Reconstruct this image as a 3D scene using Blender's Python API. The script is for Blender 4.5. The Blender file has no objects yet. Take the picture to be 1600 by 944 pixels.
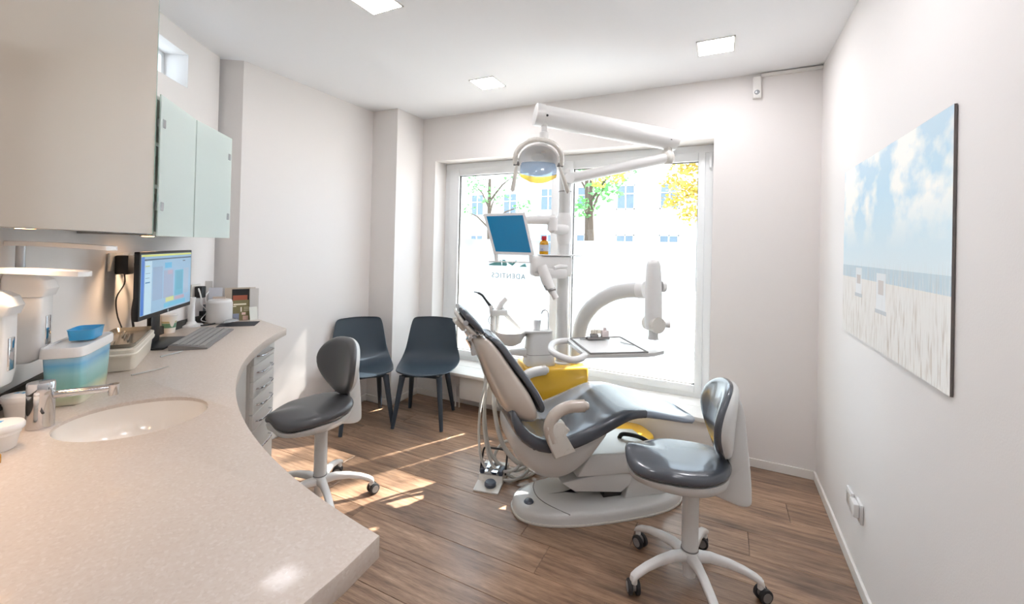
import bpy, bmesh, math, random
from mathutils import Vector, Matrix
random.seed(7)
PI = math.pi
R = math.radians
SC = bpy.context.scene
COL = SC.collection

# ------------------------------------------------------------------ camera
YAW, PIT, ROLL, F = 0.4585, 0.007, 0.0234, 664.32
cy_, sy_, cp_, sp_, cr_, sr_ = math.cos(YAW), math.sin(YAW), math.cos(PIT), math.sin(PIT), math.cos(ROLL), math.sin(ROLL)
fw = Vector((-sy_*cp_, cy_*cp_, sp_)); rt = Vector((cy_, sy_, 0)); up = rt.cross(fw)
rt2 = rt*cr_ + up*sr_; up2 = up*cr_ - rt*sr_
cam_d = bpy.data.cameras.new('camera'); cam = bpy.data.objects.new('camera', cam_d); COL.objects.link(cam)
cm = Matrix((rt2, up2, -fw)).transposed().to_4x4(); cm.translation = Vector((0, 0, 1.42)); cam.matrix_world = cm
cam_d.sensor_fit = 'HORIZONTAL'; cam_d.sensor_width = 36; cam_d.lens = F/1600*36
cam_d.shift_y = -(472-379.27)/1600; cam_d.clip_start = 0.02; cam_d.clip_end = 200
SC.camera = cam

# ------------------------------------------------------------------ world, sun, exposure
w = bpy.data.worlds.new('sky'); SC.world = w; w.use_nodes = True
bg = w.node_tree.nodes['Background']; bg.inputs[0].default_value = (0.74, 0.87, 1.0, 1); bg.inputs[1].default_value = 6.0
sd = bpy.data.lights.new('sun', 'SUN'); so = bpy.data.objects.new('sun', sd); COL.objects.link(so)
sd.energy = 50; sd.angle = R(0.8); sd.color = (1.0, 0.95, 0.88)
so.rotation_euler = Vector((-0.80, -1.55, -1.70)).to_track_quat('-Z', 'Y').to_euler(); so.location = (4, 9, 9)
SC.view_settings.view_transform = 'Standard'; SC.view_settings.look = 'None'; SC.view_settings.gamma = 1
SC.view_settings.exposure = 0.0; SC.view_settings.use_curve_mapping = False
LAMP_E = 58.0

# ------------------------------------------------------------------ materials
def srgb(h):
    if isinstance(h, str):
        h = [int(h[i:i+2], 16)/255 for i in (0, 2, 4)]
    return tuple((c/12.92 if c <= .04045 else ((c+.055)/1.055)**2.4) for c in h[:3]) + (1,)
def mat(name, col, rough=.5, metal=0, coat=0, trans=0, emit=None, es=1, ior=1.5, bump=0, bscale=60, alpha=1):
    m = bpy.data.materials.new(name); m.use_nodes = True; nt = m.node_tree; b = nt.nodes['Principled BSDF']
    b.inputs['Base Color'].default_value = srgb(col); b.inputs['Roughness'].default_value = rough
    b.inputs['Metallic'].default_value = metal; b.inputs['Coat Weight'].default_value = coat; b.inputs['Coat Roughness'].default_value = .08
    b.inputs['Transmission Weight'].default_value = trans; b.inputs['IOR'].default_value = ior; b.inputs['Alpha'].default_value = alpha
    if emit:
        b.inputs['Emission Color'].default_value = srgb(emit); b.inputs['Emission Strength'].default_value = es
    tc = nt.nodes.new('ShaderNodeTexCoord'); n = nt.nodes.new('ShaderNodeTexNoise'); n.inputs['Scale'].default_value = bscale; n.inputs['Detail'].default_value = 3
    nt.links.new(tc.outputs['Object'], n.inputs['Vector'])
    if bump:
        bp = nt.nodes.new('ShaderNodeBump'); bp.inputs['Strength'].default_value = bump; bp.inputs['Distance'].default_value = .002
        nt.links.new(n.outputs[0], bp.inputs['Height']); nt.links.new(bp.outputs[0], b.inputs['Normal'])
    else:                                        # faint procedural variation of gloss
        mr = nt.nodes.new('ShaderNodeMapRange'); mr.inputs['To Min'].default_value = max(0, rough-.03); mr.inputs['To Max'].default_value = min(1, rough+.03)
        nt.links.new(n.outputs[0], mr.inputs[0]); nt.links.new(mr.outputs[0], b.inputs['Roughness'])
    return m
class NT:
    def __init__(s, m): s.t = m.node_tree; s.b = s.t.nodes['Principled BSDF']
    def n(s, k, **kw):
        x = s.t.nodes.new('ShaderNode'+k)
        for a, v in kw.items(): setattr(x, a, v)
        return x
    def l(s, a, b): s.t.links.new(a, b)
    def math(s, op, a, b=0.0):
        x = s.n('Math', operation=op)
        for i, v in enumerate((a, b)):
            if isinstance(v, (int, float)): x.inputs[i].default_value = v
            else: s.l(v, x.inputs[i])
        return x.outputs[0]
    def mix(s, f, a, b):
        x = s.n('Mix', data_type='RGBA')
        for i, v in ((0, f), (6, a), (7, b)):
            if isinstance(v, (int, float)): x.inputs[i].default_value = v
            elif isinstance(v, tuple): x.inputs[i].default_value = v
            else: s.l(v, x.inputs[i])
        return x.outputs[2]
    def xyz(s):
        tc = s.n('TexCoord'); sp = s.n('SeparateXYZ'); s.l(tc.outputs['Object'], sp.inputs[0]); return tc, sp.outputs
    def noise(s, vec, scale, detail=4, st=None):
        if st:
            mp = s.n('Mapping'); mp.inputs['Scale'].default_value = st; s.l(vec, mp.inputs[0]); vec = mp.outputs[0]
        x = s.n('TexNoise'); x.inputs['Scale'].default_value = scale; x.inputs['Detail'].default_value = detail; s.l(vec, x.inputs['Vector']); return x.outputs[0]
    def ramp(s, f, stops):
        x = s.n('ValToRGB'); e = x.color_ramp.elements
        while len(e) < len(stops): e.new(.5)
        for el, (p, c) in zip(e, stops): el.position = p; el.color = srgb(c)
        s.l(f, x.inputs[0]); return x.outputs[0]
def rect_mask(t, X, Y, x0, x1, y0, y1):
    a = t.math('MULTIPLY', t.math('GREATER_THAN', X, x0), t.math('LESS_THAN', X, x1))
    b = t.math('MULTIPLY', t.math('GREATER_THAN', Y, y0), t.math('LESS_THAN', Y, y1))
    return t.math('MULTIPLY', a, b)
def print_mat(name, base, rects, ax=(0, 2), rough=.4, emit=0):
    """flat print: coloured rectangles in object coordinates on axes ax"""
    m = mat(name, base, rough); t = NT(m); tc, o = t.xyz(); c = srgb(base)
    for (x0, x1, y0, y1, col) in rects:
        c = t.mix(rect_mask(t, o[ax[0]], o[ax[1]], x0, x1, y0, y1), c, srgb(col))
    if not isinstance(c, tuple):
        t.l(c, t.b.inputs['Base Color'])
        if emit: t.l(c, t.b.inputs['Emission Color'])
    if emit: t.b.inputs['Emission Strength'].default_value = emit
    return m
M = {}
M['wall'] = mat('wall_paint', 'eeeae7', .85, bump=.15, bscale=180)
M['ceiling'] = mat('ceiling_paint', 'f5f5f6', .9, bump=.1, bscale=150)
M['trim'] = mat('trim_white', 'efece7', .45)
M['pvc'] = mat('window_plastic', 'f1f3f4', .3)
M['white'] = mat('white_plastic', 'ecebe9', .3, coat=.3)
M['cream'] = mat('cream_plastic', 'dfdbd3', .28, coat=.5)
M['greyw'] = mat('grey_white_enamel', 'd8d8d6', .3, coat=.4)
M['shell'] = mat('taupe_gloss_shell', 'cdc2b6', .16, coat=.8)
M['leather'] = mat('slate_leather', '4b5058', .26, coat=.5, bump=.06, bscale=400)
M['leather2'] = mat('graphite_leather', '4f4f51', .33, coat=.2, bump=.06, bscale=400)
M['footpad'] = mat('pale_blue_grey_cover', '8792a0', .3, coat=.3)
M['yellow'] = mat('yellow_gloss', 'efbe3a', .3, coat=.3)
M['navy'] = mat('navy_polypropylene', '38444f', .45)
M['navyleg'] = mat('navy_leg_plastic', '323c47', .5)
M['chrome'] = mat('chrome', 'd4d5d8', .08, metal=1)
M['steel'] = mat('brushed_steel', 'b9b8b4', .3, metal=1)
M['black'] = mat('black_plastic', '1c1c1e', .4)
M['dark'] = mat('dark_rubber', '2f2f31', .6)
M['hub'] = mat('grey_hub', '83807e', .5)
M['gap'] = mat('dark_gap', '3c3a37', .8)
M['lacquer'] = mat('taupe_gloss_lacquer', 'b3a494', .12, coat=.6)
M['cabw'] = mat('cabinet_white', 'dad5ce', .35, coat=.2)
M['basin'] = mat('basin_white', 'efe9e1', .15, coat=.5)
M['glassedge'] = mat('green_glass_edge', '6f9c8a', .15, coat=.5)
M['hose'] = mat('grey_hose', 'c9c7c1', .45)
M['amber'] = mat('amber_bottle', 'd99a00', .12, trans=.35, coat=.6)
M['red'] = mat('red_cap', 'c62637', .35)
M['label'] = print_mat('bottle_label', 'c9ccd4', [(-.01, .006, .03, .034, '5a73b5'), (-.01, .01, .02, .024, '8fa0c8')])
M['aqua'] = None
M['bluebox'] = mat('blue_plastic', '3da5dc', .3, coat=.3)
M['creambox'] = mat('cream_box', 'e4dccd', .35)
M['trayglass'] = mat('smoked_tray', '8f8a80', .2, metal=.6)
M['aluminium'] = mat('aluminium_keyboard', 'a8a6a3', .4, metal=.3)
M['pad'] = mat('mouse_mat', '3b3b3f', .8)
M['fabricw'] = mat('speaker_mesh', 'dedbd8', .6, bump=.3, bscale=900)
M['bark'] = mat('bark', '4d4238', .9, bump=.6, bscale=12)
M['leafg'] = mat('green_leaves', '5c9a55', .6)
M['leafy'] = mat('yellow_leaves', 'a9963a', .6)
M['stone'] = mat('pavement', '9c9996', .9, bump=.3, bscale=8)
M['facade'] = mat('pale_render', 'e9e6e0', .9, bump=.2, bscale=6)
M['winglass'] = mat('dark_window_glass', '627380', .15)
M['roof'] = mat('roof_slate', '77706c', .8)
M['knob'] = mat('slate_button', '4a5566', .3, coat=.3)
M['silver'] = mat('silver_plastic', 'b9bcc0', .25, metal=.5)
def emis(name, col, e):
    m = mat(name, 'ffffff', .5, emit=col, es=e); return m
M['lamp'] = emis('lamp_diffuser', 'fcfaff', LAMP_E)
M['puck'] = emis('puck_glow', 'ffc58a', 30)

def wood_mat():
    m = mat('oak_plank', '7a6250', .36, coat=.5); t = NT(m); tc, o = t.xyz(); oi = t.n('ObjectInfo')
    ad = t.n('VectorMath', operation='ADD'); sc = t.n('VectorMath', operation='SCALE'); cb = t.n('CombineXYZ')
    t.l(oi.outputs['Random'], cb.inputs[0]); t.l(oi.outputs['Random'], cb.inputs[1]); t.l(cb.outputs[0], sc.inputs[0]); sc.inputs['Scale'].default_value = 57
    t.l(tc.outputs['Object'], ad.inputs[0]); t.l(sc.outputs[0], ad.inputs[1]); v = ad.outputs[0]
    g = t.noise(v, 3.0, 8, (1.2, 16, 1)); big = t.noise(v, 1.6, 4, (1.1, 4.5, 1)); fine = t.noise(v, 9, 6, (2.2, 60, 1))
    c = t.ramp(g, [(.25, '7c6352'), (.45, 'a38871'), (.6, 'b79c84'), (.8, 'c6ac95')])
    d = t.ramp(big, [(.30, '6e5a4c'), (.5, 'c9b49f'), (.75, 'f0e0cc')])
    x = t.n('Mix', data_type='RGBA', blend_type='MULTIPLY'); x.inputs[0].default_value = .8; t.l(c, x.inputs[6]); t.l(d, x.inputs[7])
    f = t.ramp(fine, [(.35, 'a0968e'), (.55, 'ffffff')]); y = t.n('Mix', data_type='RGBA', blend_type='MULTIPLY'); y.inputs[0].default_value = .6
    t.l(x.outputs[2], y.inputs[6]); t.l(f, y.inputs[7])
    t.b.inputs['Coat Roughness'].default_value = .22
    hs = t.n('HueSaturation'); t.l(y.outputs[2], hs.inputs['Color']); t.l(t.math('MULTIPLY_ADD', oi.outputs['Random'], .35), hs.inputs['Value'])
    hs.inputs['Saturation'].default_value = .92
    mm = hs.inputs['Value'].links[0].from_node; mm.inputs[2].default_value = 1.1
    t.l(hs.outputs[0], t.b.inputs['Base Color'])
    rr = t.n('MapRange'); rr.inputs['To Min'].default_value = .3; rr.inputs['To Max'].default_value = .5; t.l(fine, rr.inputs[0]); t.l(rr.outputs[0], t.b.inputs['Roughness'])
    bp = t.n('Bump'); bp.inputs['Strength'].default_value = .25; bp.inputs['Distance'].default_value = .002; t.l(fine, bp.inputs['Height']); t.l(bp.outputs[0], t.b.inputs['Normal'])
    return m
M['wood'] = wood_mat()
def stone_mat():
    m = mat('speckled_worktop', 'cbbcac', .40, coat=.12); t = NT(m); tc, o = t.xyz(); v = tc.outputs['Object']
    vo = t.n('TexVoronoi'); vo.inputs['Scale'].default_value = 210; t.l(v, vo.inputs['Vector'])
    sp = t.n('SeparateColor'); t.l(vo.outputs['Color'], sp.inputs[0])
    c = t.ramp(sp.outputs[0], [(.0, 'c6b8ac'), (.15, 'cabcb0'), (.5, 'cbbeb2'), (.86, 'cdc1b6'), (.97, 'd1c6bc')])
    n2 = t.noise(v, 260, 3); t.l(c, t.b.inputs['Base Color'])
    return m
M['worktop'] = stone_mat()
def glass_mat(name, tint, rough=0.0, refl=1.45):
    m = bpy.data.materials.new(name); m.use_nodes = True; nt = m.node_tree; nt.nodes.clear()
    o = nt.nodes.new('ShaderNodeOutputMaterial'); tr = nt.nodes.new('ShaderNodeBsdfTransparent'); gl = nt.nodes.new('ShaderNodeBsdfGlossy')
    lw = nt.nodes.new('ShaderNodeLayerWeight'); pw_ = nt.nodes.new('ShaderNodeMath'); pw_.operation = 'POWER'; pw_.inputs[1].default_value = 5; fr = nt.nodes.new('ShaderNodeMath'); fr.operation = 'MULTIPLY_ADD'; fr.inputs[1].default_value = .9; fr.inputs[2].default_value = .04; mx = nt.nodes.new('ShaderNodeMixShader')
    nt.links.new(lw.outputs['Facing'], pw_.inputs[0]); nt.links.new(pw_.outputs[0], fr.inputs[0])
    tr.inputs[0].default_value = tint; gl.inputs['Roughness'].default_value = .02
    nt.links.new(fr.outputs[0], mx.inputs[0]); nt.links.new(tr.outputs[0], mx.inputs[1]); nt.links.new(gl.outputs[0], mx.inputs[2]); nt.links.new(mx.outputs[0], o.inputs[0])
    return m
M['glass'] = glass_mat('window_glass', (.98, .99, .99, 1))
def film_mat(name, col, tw, cw):
    """translucent sheet: part scatters light through, part clear"""
    m = bpy.data.materials.new(name); m.use_nodes = True; nt = m.node_tree; nt.nodes.clear()
    o = nt.nodes.new('ShaderNodeOutputMaterial'); tl = nt.nodes.new('ShaderNodeBsdfTranslucent'); df = nt.nodes.new('ShaderNodeBsdfDiffuse'); tr = nt.nodes.new('ShaderNodeBsdfTransparent')
    gl = nt.nodes.new('ShaderNodeBsdfGlossy'); gl.inputs['Roughness'].default_value = .12
    m1 = nt.nodes.new('ShaderNodeMixShader'); m2 = nt.nodes.new('ShaderNodeMixShader'); m3 = nt.nodes.new('ShaderNodeMixShader')
    nz = nt.nodes.new('ShaderNodeTexNoise'); nz.inputs['Scale'].default_value = 300; tc = nt.nodes.new('ShaderNodeTexCoord'); nt.links.new(tc.outputs['Object'], nz.inputs['Vector'])
    bp = nt.nodes.new('ShaderNodeBump'); bp.inputs['Strength'].default_value = .05; nt.links.new(nz.outputs[0], bp.inputs['Height']); nt.links.new(bp.outputs[0], gl.inputs['Normal'])
    for s in (tl, df, tr): s.inputs[0].default_value = col
    m1.inputs[0].default_value = tw; nt.links.new(df.outputs[0], m1.inputs[1]); nt.links.new(tl.outputs[0], m1.inputs[2])
    m2.inputs[0].default_value = cw; nt.links.new(m1.outputs[0], m2.inputs[1]); nt.links.new(tr.outputs[0], m2.inputs[2])
    m3.inputs[0].default_value = .06; nt.links.new(m2.outputs[0], m3.inputs[1]); nt.links.new(gl.outputs[0], m3.inputs[2]); nt.links.new(m3.outputs[0], o.inputs[0])
    return m
M['film'] = film_mat('frosted_film', (.56, .60, .63, 1), .8, 0.0)
M['frost'] = film_mat('frosted_green_glass', (.90, .97, .94, 1), .25, .30)
M['shieldy'] = film_mat('yellow_shield', (1.0, .84, .36, 1), .5, .55)
M['shieldb'] = film_mat('clear_blue_shield', (.72, .82, .93, 1), .35, .6)

# ------------------------------------------------------------------ mesh helpers
def BM(): return bmesh.new()
def finish(bm, name, m, sharp=.6):
    bmesh.ops.remove_doubles(bm, verts=bm.verts, dist=1e-5)
    bmesh.ops.recalc_face_normals(bm, faces=bm.faces)
    for f in bm.faces: f.smooth = True
    for e in bm.edges:
        if len(e.link_faces) > 2 or (len(e.link_faces) == 2 and e.calc_face_angle(0) > sharp): e.smooth = False
    me = bpy.data.meshes.new(name); bm.to_mesh(me); bm.free()
    if m: me.materials.append(m if not isinstance(m, str) else M[m])
    return me
def mw(o): return o['_m'] if False else WM.get(o.name, Matrix())
WM = {}
def obj(name, bm, m, parent=None, G=None, sharp=.6, kind=None):
    """link bm as one object. Geometry given in frame G (default: the thing's own frame)."""
    if G is not None:
        inv = mw(parent).inverted() if parent else Matrix()
        bm.transform(inv @ G)
    o = bpy.data.objects.new(name, finish(bm, name, m, sharp)); COL.objects.link(o)
    if parent: o.parent = parent; WM[o.name] = mw(parent)
    if kind: o['kind'] = kind
    return o
def tag(o, label, cat, group=None):
    o['label'] = label; o['category'] = cat
    if group: o['group'] = group
    return o
def thing(name, label, cat, loc=(0, 0, 0), rotz=0, group=None):
    o = bpy.data.objects.new(name, None); COL.objects.link(o); o.empty_display_size = .1
    o.location = loc; o.rotation_euler = (0, 0, rotz); WM[o.name] = Matrix.Translation(loc) @ Matrix.Rotation(rotz, 4, 'Z')
    return tag(o, label, cat, group)
def center_obj(o):
    """move the origin of a one-mesh thing to its base centre"""
    me = o.data; xs = [v.co for v in me.vertices]
    c = Vector(((min(v.x for v in xs)+max(v.x for v in xs))/2, (min(v.y for v in xs)+max(v.y for v in xs))/2, min(v.z for v in xs)))
    me.transform(Matrix.Translation(-c)); o.location = o.location + c; return o
def box(bm, x0, x1, y0, y1, z0, z1, bev=0, seg=2, mtx=None):
    ret = bmesh.ops.create_cube(bm, size=1); vs = ret['verts']
    bmesh.ops.transform(bm, verts=vs, matrix=Matrix.Translation(((x0+x1)/2, (y0+y1)/2, (z0+z1)/2)) @ Matrix.Diagonal((abs(x1-x0), abs(y1-y0), abs(z1-z0), 1)))
    if bev:
        es = list({e for v in vs for e in v.link_edges})
        r = bmesh.ops.bevel(bm, geom=es, offset=bev, segments=seg, profile=.5, affect='EDGES'); vs = list({v for f in r['faces'] for v in f.verts} | {v for v in vs if v.is_valid})
        # include all connected
        st = list(vs); seen = set(st)
        while st:
            v = st.pop()
            for e in v.link_edges:
                u = e.other_vert(v)
                if u not in seen: seen.add(u); st.append(u)
        vs = list(seen)
    if mtx: bmesh.ops.transform(bm, verts=vs, matrix=mtx)
    return vs
def loft(bm, rings, cap=True, closed=True):
    vr = [[bm.verts.new(p) for p in r] for r in rings]; n = len(rings[0])
    for a, b in zip(vr, vr[1:]):
        for i in range(n if closed else n-1):
            j = (i+1) % n
            try: bm.faces.new((a[i], a[j], b[j], b[i]))
            except ValueError: pass
    if cap and closed:
        for r in (vr[0][::-1], vr[-1]):
            try: bm.faces.new(r)
            except ValueError: pass
    return vr
def frame(d):
    d = d.normalized(); a = Vector((0, 0, 1)) if abs(d.z) < .95 else Vector((1, 0, 0)); u = d.cross(a).normalized(); return u, d.cross(u).normalized()
def tube(bm, pts, r, n=12, cap=True, flat=1.0):
    pts = [Vector(p) for p in pts]; rs = r if isinstance(r, (list, tuple)) else [r]*len(pts); rings = []; pu = None
    for i, p in enumerate(pts):
        d = (pts[min(i+1, len(pts)-1)] - pts[max(i-1, 0)])
        if pu is None: u, v = frame(d)
        else:
            dn = d.normalized(); u = (pu - dn*pu.dot(dn)).normalized(); v = dn.cross(u)
        pu = u
        rings.append([p + u*math.cos(2*PI*k/n)*rs[i] + v*math.sin(2*PI*k/n)*rs[i]*flat for k in range(n)])
    return loft(bm, rings, cap)
def smooth_path(pts, k=6):
    P = [Vector(p) for p in pts]; P = [P[0]*2-P[1]] + P + [P[-1]*2-P[-2]]; out = []
    for i in range(1, len(P)-2):
        for j in range(k):
            t = j/k; a, b, c, d = P[i-1:i+3]
            out.append(.5*((2*b)+(c-a)*t+(2*a-5*b+4*c-d)*t*t+(3*b-a-3*c+d)*t**3))
    out.append(P[-2]); return out
def cyl(bm, x, y, z0, z1, r0, r1=None, n=24): return tube(bm, [(x, y, z0), (x, y, z1)], [r0, r0 if r1 is None else r1], n)
def lathe(bm, prof, c=(0, 0, 0), n=32, sx=1, sy=1, mtx=None):
    rings = [[Vector((c[0]+r*sx*math.cos(2*PI*k/n), c[1]+r*sy*math.sin(2*PI*k/n), c[2]+z)) for k in range(n)] for r, z in prof]
    if mtx: rings = [[mtx @ p for p in r] for r in rings]
    return loft(bm, rings)
def prism(bm, pts, z0, z1, mtx=None, top=None):
    """polygon (x,y) extruded in z"""
    a = [Vector((x, y, z0)) for x, y in pts]; b = [Vector((x, y, z1)) for x, y in (top or pts)]
    if mtx: a = [mtx @ p for p in a]; b = [mtx @ p for p in b]
    return loft(bm, [a, b])
def side_prism(bm, pts, y0, y1, bev=0):
    """polygon (x,z) extruded along y, edges rounded by insetting the end caps"""
    cx = sum(p[0] for p in pts)/len(pts); cz = sum(p[1] for p in pts)/len(pts)
    def ring(y, ins):
        out = []
        for x, z in pts:
            d = Vector((x-cx, z-cz)); L = d.length or 1; d *= max(0, (L-ins)/L); out.append(Vector((cx+d.x, y, cz+d.y)))
        return out
    if not bev: return loft(bm, [ring(y0, 0), ring(y1, 0)])
    ys = []; k = 4
    for i in range(k+1):
        a = PI/2*i/k; ys.append((y0+bev*(1-math.sin(a)), bev*(1-math.cos(PI/2-a)) if False else bev*(1-math.sin(a)) if False else bev*(1-math.cos(PI/2-a))))
    A = [ring(y0+bev*(1-math.cos(PI/2*i/k)), bev*(1-math.sin(PI/2*i/k))) for i in range(k+1)]
    B = [ring(y1-bev*(1-math.cos(PI/2*i/k)), bev*(1-math.sin(PI/2*i/k))) for i in range(k, -1, -1)]
    return loft(bm, A+B)
def rrect(w, h, e=4, n=24):
    out = []
    for k in range(n):
        a = 2*PI*k/n; c, s = math.cos(a), math.sin(a)
        out.append((w*math.copysign(abs(c)**(2/e), c), h*math.copysign(abs(s)**(2/e), s)))
    return out
def spline2(pts, k=4): return [(p.x, p.y) for p in smooth_path([(a, b, 0) for a, b in pts], k)]
def closed2(pts, k=4):
    n = len(pts); out = []
    for i in range(n):
        a, b, c, d = (Vector(pts[(i+j-1) % n]) for j in range(4))
        for j in range(k):
            t = j/k; q = .5*((2*b)+(c-a)*t+(2*a-5*b+4*c-d)*t*t+(3*b-a-3*c+d)*t**3); out.append((q.x, q.y))
    return out
def pad(bm, outline, top, thick, m=44, rings=9, edge=.5, G=None):
    """cushion: outline(theta)->(x,y); top(x,y)->z; rounded rim; returns nothing"""
    G = G or Matrix()
    prof = [(0.02, 0)] + [(r/(rings)*.9, 0) for r in range(1, rings)] + [(.94, -.10), (.975, -.25), (1.0, -.5), (.975, -.78), (.93, -1.0)]
    rs = []
    for f, dz in prof:
        rg = []
        for k in range(m):
            x, y = outline(2*PI*k/m); x *= f; y *= f; rg.append(G @ Vector((x, y, top(x, y)+dz*thick)))
        rs.append(rg)
    loft(bm, rs)
def hull_box(bm, c, ax, ay, hx, hy, z0, z1, bev=0.0):
    """box with horizontal axes ax, ay (unit 2-vectors) around c"""
    m = Matrix(((ax[0], ay[0], 0, c[0]), (ax[1], ay[1], 0, c[1]), (0, 0, 1, 0), (0, 0, 0, 1)))
    box(bm, -hx, hx, -hy, hy, z0, z1, bev, mtx=m)
def struct(name, bm, m, parent=None):
    o = obj(name, bm, m, parent)
    if not parent: o['kind'] = 'structure'
    return o

# ------------------------------------------------------------------ room dimensions
RW, BW, CH = .5513, 3.2462, 2.603            # right wall x, window wall y, ceiling
CC = Vector((-.2618, 2.9968))                # centre of the curved counter wall
RB, RF = 3.02, 2.432                         # wall and worktop edge radius
def pc(r, a): return (CC.x + r*math.cos(R(a)), CC.y + r*math.sin(R(a)))
LX, LY0, PX, PY = -2.859, 1.72, -2.573, 2.887
UDIR = Vector((.7986, -.6018)); NDIR = Vector((.6018, .7986)); W0 = Vector(pc(RB, -127))
def wpt(s, d=0): p = W0 + UDIR*s + NDIR*d; return (p.x, p.y)
WEND = wpt(1.47)
YN = -1.7
# floor base + planks
bm = BM(); box(bm, -3.3, RW+.15, YN-.2, BW+.3, -.12, -.013); floor = struct('floor', bm, 'gap')
def xmin(y):
    if y > PY: return PX
    if y > 1.65: return LX
    if y < WEND[1]: return WEND[0]
    if y < W0.y: return W0.x + (y-W0.y)/UDIR.y*UDIR.x
    return CC.x - math.sqrt(max(0, RB**2-(y-CC.y)**2))
pw = .19; y = YN; row = 0
while y < BW-.01:
    y1 = min(y+pw, BW); xa = max(xmin(y), xmin(y1)) + .012; x = xa; first = True
    if y < .1: xa = x = xmin(y1)+.02
    while x < RW-.01:
        L = random.uniform(.35, 1.2) if first else 1.3; x1 = min(x+L, RW)
        if RW-x1 < .12: x1 = RW
        bm = BM(); hx, hy = (x1-x)/2-.0007, (y1-y)/2-.0007; b = .0015
        prism(bm, [(-hx, -hy), (hx, -hy), (hx, hy), (-hx, hy)], -.012, -b); prism(bm, [(-hx, -hy), (hx, -hy), (hx, hy), (-hx, hy)], -b, 0, top=[(-hx+b, -hy+b), (hx-b, -hy+b), (hx-b, hy-b), (-hx+b, hy-b)])
        o = obj('plank', bm, 'wood', floor); o.location = ((x+x1)/2, (y+y1)/2, 0); x = x1; first = False
    y = y1; row += 1
bm = BM(); box(bm, -3.3, RW+.15, YN-.2, BW+.3, CH, CH+.15); struct('ceiling', bm, 'ceiling')
bm = BM(); box(bm, RW, RW+.15, YN-.15, BW+.3, -.12, CH); struct('wall_right', bm, 'wall')
# window wall with opening
WX0, WX1, WZ0, WZ1 = -2.422, -.062, .31, 2.195
bm = BM(); t = .27
box(bm, -3.2, WX0, BW, BW+t, -.12, CH); box(bm, WX1, RW, BW, BW+t, -.12, CH)
box(bm, WX0, WX1, BW, BW+t, WZ1, CH); box(bm, WX0, WX1, BW, BW+t, -.12, WZ0)
struct('wall_back', bm, 'wall')
bm = BM(); prism(bm, [(LX, LY0+.0), (LX, PY+.01), (-3.25, PY+.01), (-3.25, 1.5), (-3.02, 1.62)][::-1], -.12, CH); struct('wall_left', bm, 'wall')
bm = BM(); prism(bm, [(LX-.3, PY), (PX, PY), (PX, BW+.01), (LX-.3, BW+.01)], -.12, CH); struct('wall_pilaster', bm, 'wall')
# curved wall behind the counter with the small high window
bm = BM()
def arc_slab(bm, a0, a1, z0, z1, n, r0=RB, r1=RB+.22):
    rg = []
    for k in range(n+1):
        a = a0+(a1-a0)*k/n; p, q = pc(r0, a), pc(r1, a)
        rg.append([Vector((p[0], p[1], z0)), Vector((q[0], q[1], z0)), Vector((q[0], q[1], z1)), Vector((p[0], p[1], z1))])
    loft(bm, rg)
HA0, HA1, HZ0, HZ1 = -147.4, -140.8, 2.292, 2.486
arc_slab(bm, -152.9, HA0, -.12, CH, 4); arc_slab(bm, HA0, HA1, -.12, HZ0, 4); arc_slab(bm, HA0, HA1, HZ1, CH, 4); arc_slab(bm, HA1, -127, -.12, CH, 8)
p0, p1 = wpt(0), wpt(1.5); q0, q1 = wpt(0, -.22), wpt(1.5, -.22)
prism(bm, [p0, q0, q1, p1], -.12, CH); struct('wall_counter', bm, 'wall')
bm = BM(); box(bm, WEND[0]-.2, WEND[0], YN-.15, WEND[1]+.02, -.12, CH); struct('wall_near_left', bm, 'wall')
bm = BM(); box(bm, WEND[0]-.2, RW+.15, YN-.15, YN, -.12, CH); struct('wall_near', bm, 'wall')
# small high window
am = (HA0+HA1)/2
w2 = BM()
for (a0, a1, z0, z1) in ((HA0, HA0+.45, HZ0, HZ1), (HA1-.45, HA1, HZ0, HZ1), (HA0, HA1, HZ0, HZ0+.022), (HA0, HA1, HZ1-.022, HZ1), (am-.25, am+.25, HZ0, HZ1)): arc_slab(w2, a0, a1, z0, z1, 2, RB+.13, RB+.17)
win2 = struct('window_2', w2, 'pvc')
bm = BM(); arc_slab(bm, HA0+.4, HA1-.4, HZ0+.02, HZ1-.02, 2, RB+.148, RB+.154); obj('pane', bm, 'glass', win2)
# baseboards
def bb(name, pts, h=.055, th=.012):
    bm = BM()
    for (a, b) in zip(pts, pts[1:]):
        a, b = Vector(a), Vector(b); d = (b-a).normalized(); n = Vector((-d.y, d.x)); c = (a+b)/2 + n*th/2
        m = Matrix(((d.x, n.x, 0, c.x), (d.y, n.y, 0, c.y), (0, 0, 1, 0), (0, 0, 0, 1))); L = (b-a).length/2
        box(bm, -L, L, -th/2, th/2, 0.0005, h, .002, 1, m)
    struct(name, bm, 'trim')
bb('baseboard_right', [(RW, YN), (RW, BW)]); bb('baseboard_back', [(RW-.012, BW), (.0, BW)]); bb('baseboard_left', [(PX+.0, BW), (PX, PY-.012), (LX, PY), (LX, LY0)])
bb('baseboard_under_window', [(-2.1, BW), (PX+.012, BW)])
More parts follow.
